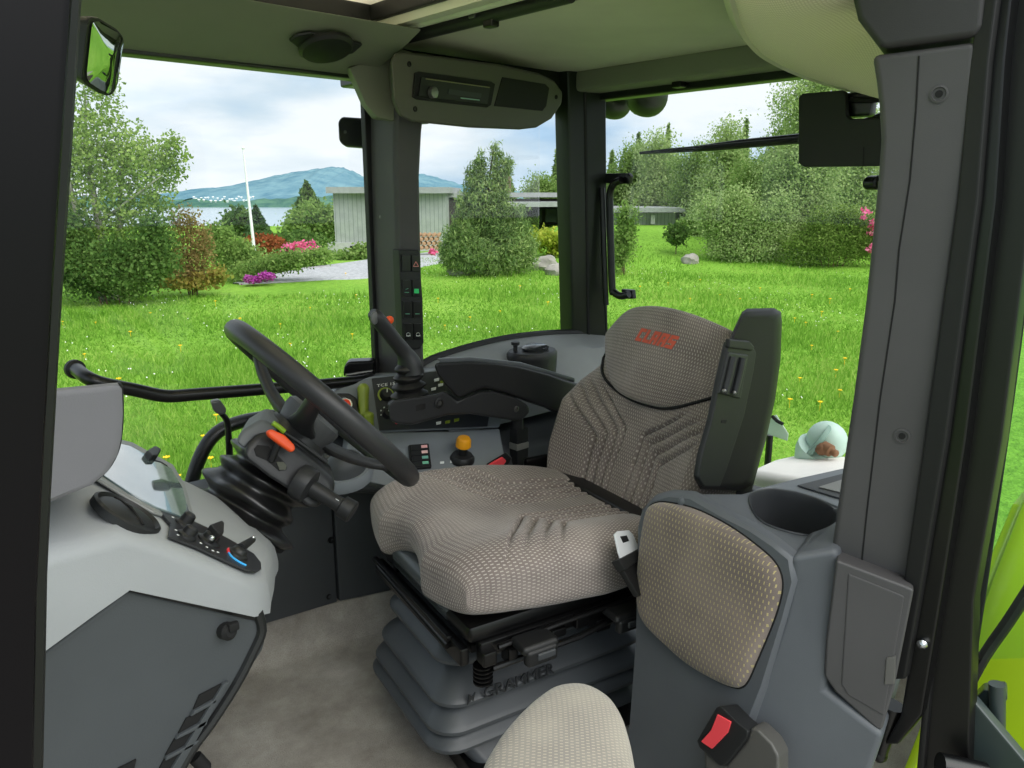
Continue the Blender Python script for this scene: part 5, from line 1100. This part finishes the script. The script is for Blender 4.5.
# seam line under the pad
BKV = np.array([((p-bo).dot(ey), (p-bo).dot(bu), (p-bo).dot(bn)) for p in bg_.v[:len(bg_.v)//2]])
def backz(a, b): return float(BKV[np.argmin((BKV[:, 0]-a)**2+(BKV[:, 1]-b)**2), 2])
cs = []
for k in range(29):
    t_ = math.pi*k/28; c_, s_ = math.cos(t_), math.sin(t_); nn_2 = (abs(c_)**2.6+abs(s_)**2.6)**(-1/2.6)
    p_ = hwarp(V((.206*c_*nn_2, -HPH/2*1.03*s_*nn_2+.002, 0))); cs.append(bl(p_.x, p_.y, max(p_.z, backz(p_.x, p_.y))+.003))
mk('pad_seam', G().tube(cs, .0036, 6), DHOLE, ds)
# lettering on the head pad : broad slanted block capitals
def stroke_letters(word):
    U = {'C': [(0, 0, .85, .25), (0, .75, .85, 1), (0, 0, .34, 1)], 'L': [(0, 0, .34, 1), (0, 0, .8, .25)], 'A': [(0, 0, .32, 1), (.55, 0, .87, 1), (0, .75, .87, 1), (0, .32, .85, .54)],
         'S': [(0, 0, .85, .25), (0, .75, .85, 1), (0, .38, .85, .62), (0, .5, .32, 1), (.54, 0, .85, .5)]}
    x = 0; out = []
    for c in word:
        for r_ in U[c]: out.append((x+r_[0], r_[1], x+r_[2], r_[3]))
        x += {'L': .88}.get(c, 1.02)
    return out, x-.15
rects, wtot = stroke_letters('CLAAS')
def padz(a, b): # surface of the pad at (a, b): same shape as the pad mesh, sampled from its vertices
    best = None
    for v_ in PADV:
        dd_ = (v_[0]-a)**2+(v_[1]-b)**2
        if best is None or dd_ < best[0]: best = (dd_, v_[2])
    return best[1]
PADV = [((p-bo).dot(ey), (p-bo).dot(bu), (p-bo).dot(bn)) for p in hg_.v[:len(hg_.v)//2]]
g = G(); LW, LH, la, lb2 = .118, .030, LETA, HP0+HPH*LETB
for x0, y0, x1, y1 in rects:
    nx = max(1, int((x1-x0)/.3+.5))
    for k in range(nx):
        xa, xb = x0+(x1-x0)*k/nx, x0+(x1-x0)*(k+1)/nx
        q = []
        for (x, y) in ((xa, y0), (xb, y0), (xb, y1), (xa, y1)):
            a_ = la-(x/wtot-.5)*LW*1.0-(y-.5)*.010; b_ = lb2+(y-.5)*LH; q.append(bl(a_, b_, padz(a_, b_)+.0006))
        g.prism(q, bn*.0008)
mk('lettering', g, plastic('letter_red', (206, 92, 70), .8, 900, .08), hpad, smooth=False)
# back shell
g = G(); ring = [bl(a*.27*bwid(b*2*HB), b*2*HB, -.03) for a, b in [(-1, .05), (-1, .4), (-1, .6), (-1, .8), (-.8, .97), (0, 1.0), (.8, .97), (1, .8), (1, .6), (1, .4), (1, .05)]]
mk('back_shell', g.prism(ring, -bn*.045, .015, 3), BLACKP, ds)
# dark gap filler between cushion and backrest, hinge brackets
g = G(); g.box(sl(.235, 0, SEATZ-.01), (.05, .44, .06), Matrix((ex, ey, V((0, 0, 1)))).transposed(), .01)
for s_ in (-1, 1): g.box(sl(.22, s_*.245, SEATZ-.015), (.09, .02, .11), Matrix((ex, ey, V((0, 0, 1)))).transposed(), .008)
mk('recliner', g, BLACKM, ds)
MS = Matrix((ex, ey, V((0, 0, 1)))).transposed()
# cushion tray and mechanism
g = G(); g.box(sl(.0, 0, SEATZ-.075), (.44, .42, .035), MS, .012)
for s_ in (-1, 1): g.box(sl(.02, s_*.205, SEATZ-.105), (.44, .022, .03), MS, .005); g.box(sl(.02, s_*.17, SEATZ-.12), (.44, .02, .02), MS, .004)
mk('seat_frame', g, BLACKM, ds)
mk('front_tube', G().tube([sl(-.215, -.115, SEATZ-.045), sl(-.215, .10, SEATZ-.035)], .020, 16).box(sl(-.205, 0, SEATZ-.072), (.03, .26, .03), MS, .006), plastic('tube_grey', (86, 92, 94), .35, 0), ds)
mk('front_rail', G().box(sl(-.222, .0, SEATZ-.118), (.018, .40, .034), MS, .004).box(sl(-.232, .02, SEATZ-.10), (.012, .36, .012), MS, .003).tube([sl(-.236, -.16, SEATZ-.112), sl(-.236, .17, SEATZ-.105)], .006, 8), BLACKM, ds)
for k, (x, yy, dz, sx_, sz_) in enumerate(((-.108, -.245, -.098, .075, .045), (.085, -.250, -.095, .07, .04))):
    h_ = mk('lever_handle', G().box(sl(x, yy, SEATZ+dz), (sx_, .05, sz_*.4), MS, .008, 3).box(sl(x, yy-.02, SEATZ+dz-.014), (sx_*.86, .018, sz_*.7), MS, .007, 3), BLACKP, ds)
    mk('finger_grip', G().box(sl(x+.006, yy-.0295, SEATZ+dz-.012), (sx_*.5, .006, sz_*.3), MS, .003, 3), DARKP, h_)
g = G(); 
random.seed(3)
for k in range(9): g.box(sl(-.19+k*.05, -.215+random.uniform(-.008, .008), SEATZ-.115+random.uniform(-.015, .015)), (random.uniform(.02, .04), .03, random.uniform(.015, .035)), MS, .004)
g.tube([sl(-.17, -.225, SEATZ-.10), sl(-.05, -.232, SEATZ-.09), sl(.18, -.235, SEATZ-.085)], .005, 8); g.tube([sl(-.18, -.222, SEATZ-.14), sl(.0, -.232, SEATZ-.13), sl(.2, -.232, SEATZ-.10)], .006, 8)
for k in range(5): g.lathe(sl(-.19, -.205, SEATZ-.175+k*.008), (0, 0, 1), [(.014, 0), (.018, .002), (.018, .004), (.014, .006)], 16)
mk('mechanism', g, BLACKM, ds)
# suspension bellows
BELL = plastic('bellows_rubber', (70, 74, 78), .4, 500, .06, .15)
def rrect(xa, xb, ya, yb, z, rad, sag=.0, notch=.0, n=7):
    pts = []
    for cx_, cy_, a0 in ((xb-rad, yb-rad, 0), (xa+rad, yb-rad, 90), (xa+rad, ya+rad, 180), (xb-rad, ya+rad, 270)):
        for k in range(n):
            a_ = R(a0+90*k/(n-1)); pts.append([cx_+rad*math.cos(a_), cy_+rad*math.sin(a_)])
    out = []
    dense = []
    for i in range(len(pts)):
        p, q = pts[i], pts[(i+1) % len(pts)]; m_ = max(1, int(math.dist(p, q)/.03))
        for k in range(m_): dense.append((p[0]+(q[0]-p[0])*k/m_, p[1]+(q[1]-p[1])*k/m_))
    for x, y in dense: out.append(sl(x + (notch*math.exp(-((y-(ya+yb)/2)/.09)**2) if x < 0 else 0), y, z))
    return out
def bellows(levels, n=7):
    rings = [];  cnt = None
    for z, gx, gy, xf, rad in levels:
        r_ = []
        xa, xb, ya, yb = xf, .22+gx, -.20-gy, .20+gy
        for cx_, cy_, a0 in ((xb-rad, yb-rad, 0), (xa+rad, yb-rad, 90), (xa+rad, ya+rad, 180), (xb-rad, ya+rad, 270)):
            for k in range(n):
                a_ = R(a0+90*k/(n-1)); r_.append(sl(cx_+rad*math.cos(a_), cy_+rad*math.sin(a_), z))
        rings.append(r_)
    return rings
zt = SEATZ-.125
lv = [(zt, -.02, -.015, -.205, .03)]
for k, (zr, gx, gy, xf) in enumerate(BELLV):
    lv += [(zr+.048, gx-.045, gy-.045, xf+.045, .035), (zr+.012, gx-.003, gy-.003, xf+.003, .055), (zr+.004, gx+.003, gy+.003, xf-.003, .058), (zr-.003, gx+.002, gy+.002, xf-.002, .056), (zr-.008, gx-.010, gy-.010, xf+.010, .05)]
    lv += [(zr-.010, gx-.045, gy-.045, xf+.045, .035)]
lv += [(.03, .0, -.02, -.18, .03), (.03, -.02, -.03, -.17, .03)]
bel = mk('bellows', G().loft(bellows(lv)), BELL, ds, ang=24)
mk('base_plate', G().box(sl(.01, 0, .02), (.42, .38, .04), MS, .006), BLACKM, ds)
# raised maker lettering on the side of the bellows
zr, gx, gy, xf = BELLV[1]
p0 = sl(-.205, -.20-gy-.003, zr+.004); p1 = sl(.045, -.20-gy-.003, zr+.014)
updir = V((0, 0, 1))
def sideplane(o): return None
lt_ = mk('lettering', G().text('GRAMMER', p0+ex*.035-ey*.004, ex, V((0, 0, 1))+ey*.12, .022, .003, .155), plastic('letter_rubber', (40, 42, 45), .4, 500, .05), bel, smooth=False)
mk('emblem', G().prism([p0+ex*a_+V((0, 0, b_))-ey*.004 for a_, b_ in ((0, .002), (.008, .010), (.012, .004), (.016, .022), (.010, .016), (.004, .022))], -ey*.003), plastic('letter_rubber_2', (40, 42, 45), .4, 500, .05), bel, smooth=False)
# seat belt tongue at the near rear corner of the cushion
bt = root('seat_belt_tongue', P(630, 548, Y=.80), 'shiny steel seat belt tongue lying at the near side of the driver seat', 'belt tongue')
tp_ = plane3(P(615, 535, Y=.80), P(640, 540, Y=.80), P(622, 565, Y=.77))
mk('tongue_plate', G().prism(onp(tp_, [(615, 534), (618, 531), (629, 530), (633, 534), (638, 545), (644, 544), (643, 552), (622, 561), (619, 552)], 0), -tp_[1]*.004, .001), flat('tongue_steel', (226, 228, 230), .5, .3), bt); mk('tongue_slot', G().prism(onp(tp_, [(620, 536.5), (626.5, 535.5), (629, 541), (623, 543)], .0006), -tp_[1]*.001), DHOLE, bt)
mk('tongue_grip', G().hull2(onp(tp_, [(617, 560), (645, 545), (650, 552), (624, 571)], .004), onp(tp_, [(617, 560), (645, 545), (650, 552), (624, 571)], -.014), .003), BLACKP, bt); mk('belt_stalk', G().hull2(onp(tp_, [(624, 569), (646, 556), (660, 590), (640, 596)], -.002), onp(tp_, [(624, 569), (646, 556), (660, 590), (640, 596)], -.014), .003), RUBBER, bt)
# folded-up left armrest
LA = root('folded_armrest', P(740, 480, Y=.83), 'black left armrest folded up along the seat back', 'armrest')
LY = .735
lo_ = [(736, 324), (742, 312), (747, 308.5), (774, 308), (781, 312), (782, 322), (780.5, 360), (775, 400), (766, 440), (757, 470), (752, 485), (742, 491), (700, 489), (694, 478), (697, 455), (706, 425), (713, 395), (720, 365), (729, 340)]
def lring(k, Y_, dx=0): return [P(738+(x-738)*k+dx, 400+(y-400)*(k*.5+.5), Y=Y_) for x, y in lo_]
mk('arm', G().loft([lring(.80, LY-.003), lring(.93, LY), lring(1.0, LY+.012), lring(1.0, LY+.06), lring(.9, LY+.075)]), plastic('armrest_black', (26, 25, 27), .5, 900, .05, .2, spec=.25), LA, ang=35)
mk('inner_panel', G().prism(px((729, 342), (752, 344), (757, 352), (754, 372), (745, 415), (727, 470), (720, 488), (704, 487), (698, 478), (702, 455), (712, 420), (720, 380), Y=LY-.006), (0, .012, 0), .004, 3), BLACKP, LA)
hn = mk('release_handle', G().prism(px((729, 352), (749, 355), (741, 399), (719, 394), Y=LY-.009), (0, .006, 0), .003, 3), HP_, LA)
for o_ in (0, 9.5): mk('finger_rib', G().tube(px((733+o_, 357+o_*.1), (729+o_, 375+o_*.1), (724.5+o_, 393+o_*.1), Y=LY-.011), .0075, 10), HP_, hn)
mk('hinge_cap', G().prism(px((730, 339), (750, 341), (755, 347), (753, 351), (729, 348), Y=LY-.010), (0, .01, 0), .003, 3), BLACKP, LA)
for x, y in ((724, 391), (734, 393)): mk('rivet', G().ball(P(x, y, Y=LY-.016), .0045, 10), SCREW, hn)
mk('slot_hole', G().prism(px((722, 420), (727, 420), (726, 423.5), (721, 423), Y=LY-.0068), (0, .002, 0)), DHOLE, LA)
# ================================================================ NEAR CONSOLE WITH PASSENGER BACK PAD
NC = root('fender_console', V((1.1, .62, 0)), 'dark grey console over the near fender with cup holder and fabric back pad', 'console')
fpl = plane3(P(650, 515, X=1.02), P(783, 585, X=.985), P(700, 680, X=.96))
CGN = plastic('near_console_grey', (82, 86, 91), .55, 900, .05, .3)
face = [(636, 526), (640, 509), (651, 496.5), (668, 492), (690, 494), (722, 512), (752, 527), (776, 543), (793, 557), (797, 581), (786, 621), (764, 691), (744, 741), (724, 790), (620, 830), (628, 720), (634, 640)]
sidep = [(790, 556), (836, 548), (838, 600), (826, 680), (828, 694), (880, 735), (850, 800), (722, 790), (740, 740), (760, 690), (782, 620), (793, 580)]
F0 = onp(fpl, face, 0)
top_edge = F0[:9]
depth = V((.62, .02, 0))
# body: front face lofted back
g = G(); cc = sum(F0, V())/len(F0)
def fr(k, dx, dz=0): return [cc+(p-cc)*k+V((dx, 0, dz)) for p in F0]
g.loft([fr(.955, -.002), fr(.985, .004), fr(1.0, .018), [p+V((.045, .0, -.022)) for p in F0], [p+V((.30, .01, -.13)) for p in F0]])
mk('body', g, CGN, NC, ang=35)
S0 = [P(790, 556, X=.99), P(838, 548, X=1.03), P(842, 600, X=1.02), P(826, 690, X=1.0), P(884, 735, X=1.02), P(862, 800, X=1.0), P(722, 800, X=.945), P(745, 725, X=.955), P(765, 672, X=.965), P(783, 618, X=.978), P(792, 580, X=.988)]
mk('side_flank', G().prism(S0, (.2, .05, 0), .010, 3), CGN, NC, ang=40)
# top deck with cup holder
q0 = PP(690, 498, fpl)-V((0, 0, .004)); DP = plane3(q0, PP(790, 556, fpl)-V((0, 0, .004)), q0+V((.3, 0, .004)))
dpx = [(676, 497), (682, 493.5), (692, 492.5), (740, 492.5), (757, 488), (800, 478), (856, 468), (880, 500), (868, 545), (838, 552), (812, 556), (790, 558), (776, 545), (752, 529), (722, 514), (692, 501)]
dk = mk('top_deck', G().prism([PP(x, y, DP) for x, y in dpx], V((.008, .004, -.10)), .009, 3), CGN, NC, ang=35)
cupc = [(750, 499), (755, 493), (771, 490.5), (795, 494), (815, 500), (830, 508), (836.5, 517), (836, 528), (826, 534), (806, 535.5), (784, 531), (764, 523), (753, 511)]
hole = curve([PP(x, y, DP) for x, y in cupc], 4, True); hc = sum(hole, V())/len(hole); n_ = len(hole)
cutg = G().loft([[hc+(p-hc)*1.0+V((0, 0, .05)) for p in hole], hole, [hc+(p-hc)*.95+V((0, 0, -.10)) for p in hole]])
for o_ in (dk, bpy.data.objects['body.001'] if 'body.001' in bpy.data.objects and bpy.data.objects['body.001'].parent == NC else [c for c in NC.children if c.name.startswith('body')][0], [c for c in NC.children if c.name.startswith('side_flank')][0]): cut(o_, cutg)
lg = G(); lg.loft([[hc+(p-hc)*1.035+V((0, 0, .001)) for p in hole], [hc+(p-hc)*1.02+V((0, 0, .0035)) for p in hole], [hc+(p-hc)*.995+V((0, 0, .001)) for p in hole], [hc+(p-hc)*.985+V((0, 0, -.012)) for p in hole], [hc+(p-hc)*.93+V((0, 0, -.095)) for p in hole], [hc+(p-hc)*.05+V((0, 0, -.097)) for p in hole]], caps=False)
mk('cup_holder', lg, plastic('cup_dark', (56, 58, 61), .4, 900, .05), NC, ang=40)
# rear ledge behind the cup holder with a recessed tray
ztr = DP[0].z+.004
LP_ = (DP[0]+DP[1]*.004, DP[1]); led = [PP(x, y, LP_) for x, y in ((752, 489), (800, 477), (850, 466), (900, 470), (900, 505), (872, 522), (840, 507), (815, 496.5), (795, 490.5), (772, 487))]
mk('rear_ledge', G().prism(led, (0, 0, -.04), .006, 2), plastic('ledge_grey', (104, 110, 116), .5, 900, .04), NC)
mk('tray', G().prism([PP(797, 487, LP_)+DP[1]*.001, PP(848, 474, LP_)+DP[1]*.001, PP(880, 482, LP_)+DP[1]*.001, PP(850, 503, LP_)+DP[1]*.001], (0, 0, .003), .001), DARKP, NC)
mk('tray_floor', G().prism([PP(818, 490, LP_)+DP[1]*.0045, PP(850, 480, LP_)+DP[1]*.0045, PP(872, 486, LP_)+DP[1]*.0045, PP(850, 498, LP_)+DP[1]*.0045], (0, 0, .002), .0005), plastic('tray_grey', (112, 114, 112), .5, 900), NC)
# fabric back pad
padpx = [(651, 507), (658, 503), (667, 502.5), (690, 507), (712, 516), (735, 529), (757, 545), (773, 559), (781, 572), (783, 588), (778, 610), (769, 634), (757, 662), (749, 680), (742, 686.5), (733, 686), (715, 678), (690, 663), (667, 643), (650, 626), (642, 611), (640, 590), (642, 555), (647, 520)]
pc = [PP(x, y, fpl) for x, y in padpx]; pcc = sum(pc, V())/len(pc); pcs = curve(pc, 4, True)
g = G(); rings = []
for k, o_ in ((1.0, -.006), (1.0, .004), (.985, .011), (.95, .017), (.88, .0215), (.76, .0245), (.6, .026), (.4, .027), (.2, .027), (.03, .027)): rings.append([pcc+(p-pcc)*k+fpl[1]*o_ for p in pcs])
g.loft(rings); hu = (V((0, 1, 0))-fpl[1]*fpl[1].y).normalized(); hv = fpl[1].cross(hu); g.uv = [((p-pcc).dot(hu), (p-pcc).dot(hv)) for p in g.v]
bpad = mk('back_pad', g, FAB2, NC, ang=80)
mk('pad_gap', G().tube([pcc+(p-pcc)*1.006+fpl[1]*.001 for p in pcs]+[pcc+(pcs[0]-pcc)*1.006+fpl[1]*.001], .0022, 6), DHOLE, NC)
# buckle on the console
bk = root('seat_belt_receiver', P(735, 735, X=.93), 'black seat belt receiver with pale red button on the near console foot', 'buckle')
kpl = plane3(P(720, 715, X=.90), P(745, 745, X=.895), P(700, 742, X=.885))
bpx = [(696, 741), (716, 707), (721, 706), (735, 720), (748, 731), (747, 738), (726, 765), (720, 766), (699, 748)]
mk('case', G().hull2(onp(kpl, bpx, 0), [p+V((.045, -.002, -.02)) for p in onp(kpl, [(722+(x-722)*1.05, 738+(y-738)*1.05) for x, y in bpx], 0)], .003, 2), BLACKP, bk)
mk('red_button', G().prism(onp(kpl, [(718.5, 714), (732, 721.5), (729, 732), (713, 748.5), (702, 741), (712, 730)], .0), kpl[1]*.004, .001), REDC, bk, label='pale red push button')
mk('slot', G().prism(onp(kpl, [(715, 713), (718, 714.5), (716, 722), (704, 738), (700.5, 737)], .0005), kpl[1]*.001), DHOLE, bk)
mk('sleeve', G().prism(onp(kpl, [(701, 750), (718, 764), (724, 766), (744, 742), (749, 728), (756, 730), (770, 744), (777, 757), (777, 790), (705, 790)], -.006), V((.05, .01, -.02)), .005, 3), plastic('sleeve_grey', (74, 73, 70), .5, 700, .04), bk)
# passenger seat cushion
zc = .47
PS = root('passenger_seat', P(560, 760, Z=.40), 'small grey fabric passenger seat cushion at the bottom edge below the console', 'seat')
pcu = [(478, 790), (492, 752), (515, 722), (540, 699), (560, 688), (585, 687), (608, 699), (622, 718), (630, 740), (636, 770), (640, 800), (620, 880), (560, 900), (500, 880)]
cp_ = [P(x, y, Z=.45) for x, y in pcu]; cpc = sum(cp_, V())/len(cp_); cps = curve(cp_, 4, True); rings = []
for k, z_ in ((.90, -.06), (.97, -.055), (1.0, -.03), (1.0, -.012), (.985, .0), (.95, .009), (.88, .0155), (.76, .020), (.6, .023), (.4, .025), (.2, .026), (.03, .026)): rings.append([cpc+(p-cpc)*k+V((0, 0, z_)) for p in cps])
g = G().loft(rings); g.uv = [((p-cpc).dot(V((.7, .7, 0))), (p-cpc).dot(V((-.7, .7, 0)))+p.z*.6) for p in g.v]
mk('seat_cushion', g, FAB3, PS, ang=80); mk('seat_pan', G().prism([cpc+(p-cpc)*.9+V((0, 0, -.08)) for p in cps], (0, 0, .025), .004), BLACKP, PS); mk('pedestal', G().box((cpc.x+.03, cpc.y+.02, .19), (.16, .14, .38), bev=.02), BLACKP, PS)
# ================================================================ THINGS BEHIND THE REAR WINDOW
MINT = plastic('mint_paint', (182, 208, 196), .4, 40, .06, .1); RUST = plastic('rusty_steel', (120, 84, 56), .7, 80, .2)
mp0 = P(818, 441, X=2.35); ml = root('mint_housing', mp0, 'mint green rounded housing with rusty bolt beyond the rear window', 'housing')
mr = .052*1.35
mk('shell', G().ball(mp0+V((.02, -.02, 0)), (mr*.8, mr*.95, mr*.95), 24).lathe(mp0-V((.0, 0, .02)), (.2, .5, -1), [(mr*.9, 0), (mr*.88, .03), (mr*.6, .09)], 24), MINT, ml)
mk('band', G().lathe(mp0, (-.3, .8, .5), [(mr*.97, -.008), (mr*1.0, 0), (mr*.97, .008)], 28), plastic('mint_dark', (120, 150, 138), .5, 0), ml)
bo_ = P(831, 451, X=2.30); mk('bolt', G().lathe(bo_, (-.2, -1, -.2), [(.020, -.03), (.020, .0), (.012, .004), (.012, .02), (.008, .024), (0, .024)], 16).ball(bo_+V((0, .03, .0)), .022, 10), RUST, ml)
mk('stand', G().tube([mp0, mp0-V((0, 0, 1.9))], .03, 8), RUST, ml)
wb = [P(742, 490, X=2.15), P(748, 472, X=2.15), P(765, 462, X=2.2), P(812, 455, X=2.3), P(850, 455, X=2.35), P(850, 492, X=2.2)]
SACK = plastic('white_wrap', (240, 236, 230), .5, 20, .05, .3); 
sa = root('wrapped_bale', P(790, 490, X=2.2), 'white wrapped bale with pinkish end behind the rear window sill', 'bale')
g = G(); a_, b_, c_, d_ = P(746, 470, X=2.12), P(800, 453, X=2.45), P(905, 458, X=2.35), P(860, 480, X=2.05)
tops = [a_, P(772, 459, X=2.28), b_, c_, d_, P(795, 478, X=2.08)]
zt_ = min(p.z for p in tops)
mk('wrap', G().hull2([p for p in tops], [V((p.x, p.y, p.z-.5))+V((.0, .03 if i in (0, 1) else 0, 0)) for i, p in enumerate(tops)], .03, 3), SACK, sa, ang=50)
mk('bale_feet', G().box((2.3, a_.y-.35, (GZ+zt_-.5)/2), (.3, .5, zt_-.5-GZ-.02)), plastic('pallet_wood', (150, 120, 90), .8, 40), sa)
fl_ = px((772, 416), (776, 415), (788, 434), (787, 441), (764, 433), X=2.4)
fo = root('plastic_flap', fl_[0], 'pale translucent plastic flap between folded armrest and mint housing', 'flap')
tf = NT('milky_plastic'); tr = tf.n('ShaderNodeBsdfTranslucent'); tr.inputs[0].default_value = lin((214, 226, 216)); df = tf.n('ShaderNodeBsdfDiffuse'); df.inputs[0].default_value = lin((214, 226, 216)); mx = tf.n('ShaderNodeMixShader'); tf.l(df.outputs[0], mx.inputs[1]); tf.l(tr.outputs[0], mx.inputs[2]); tf.l(mx.outputs[0], tf.out.inputs[0])
mk('sheet', G().prism(fl_, (.006, 0, 0), .002), tf.m, fo); mk('clip', G().tube(px((772, 416), (777, 421), (783, 424), X=2.395), .006, 6), DHOLE, fo); mk('stem', G().tube([P(770, 435, X=2.41), P(770, 435, X=2.41)-V((0, 0, 1.85))], .012, 8), BLACKM, fo)
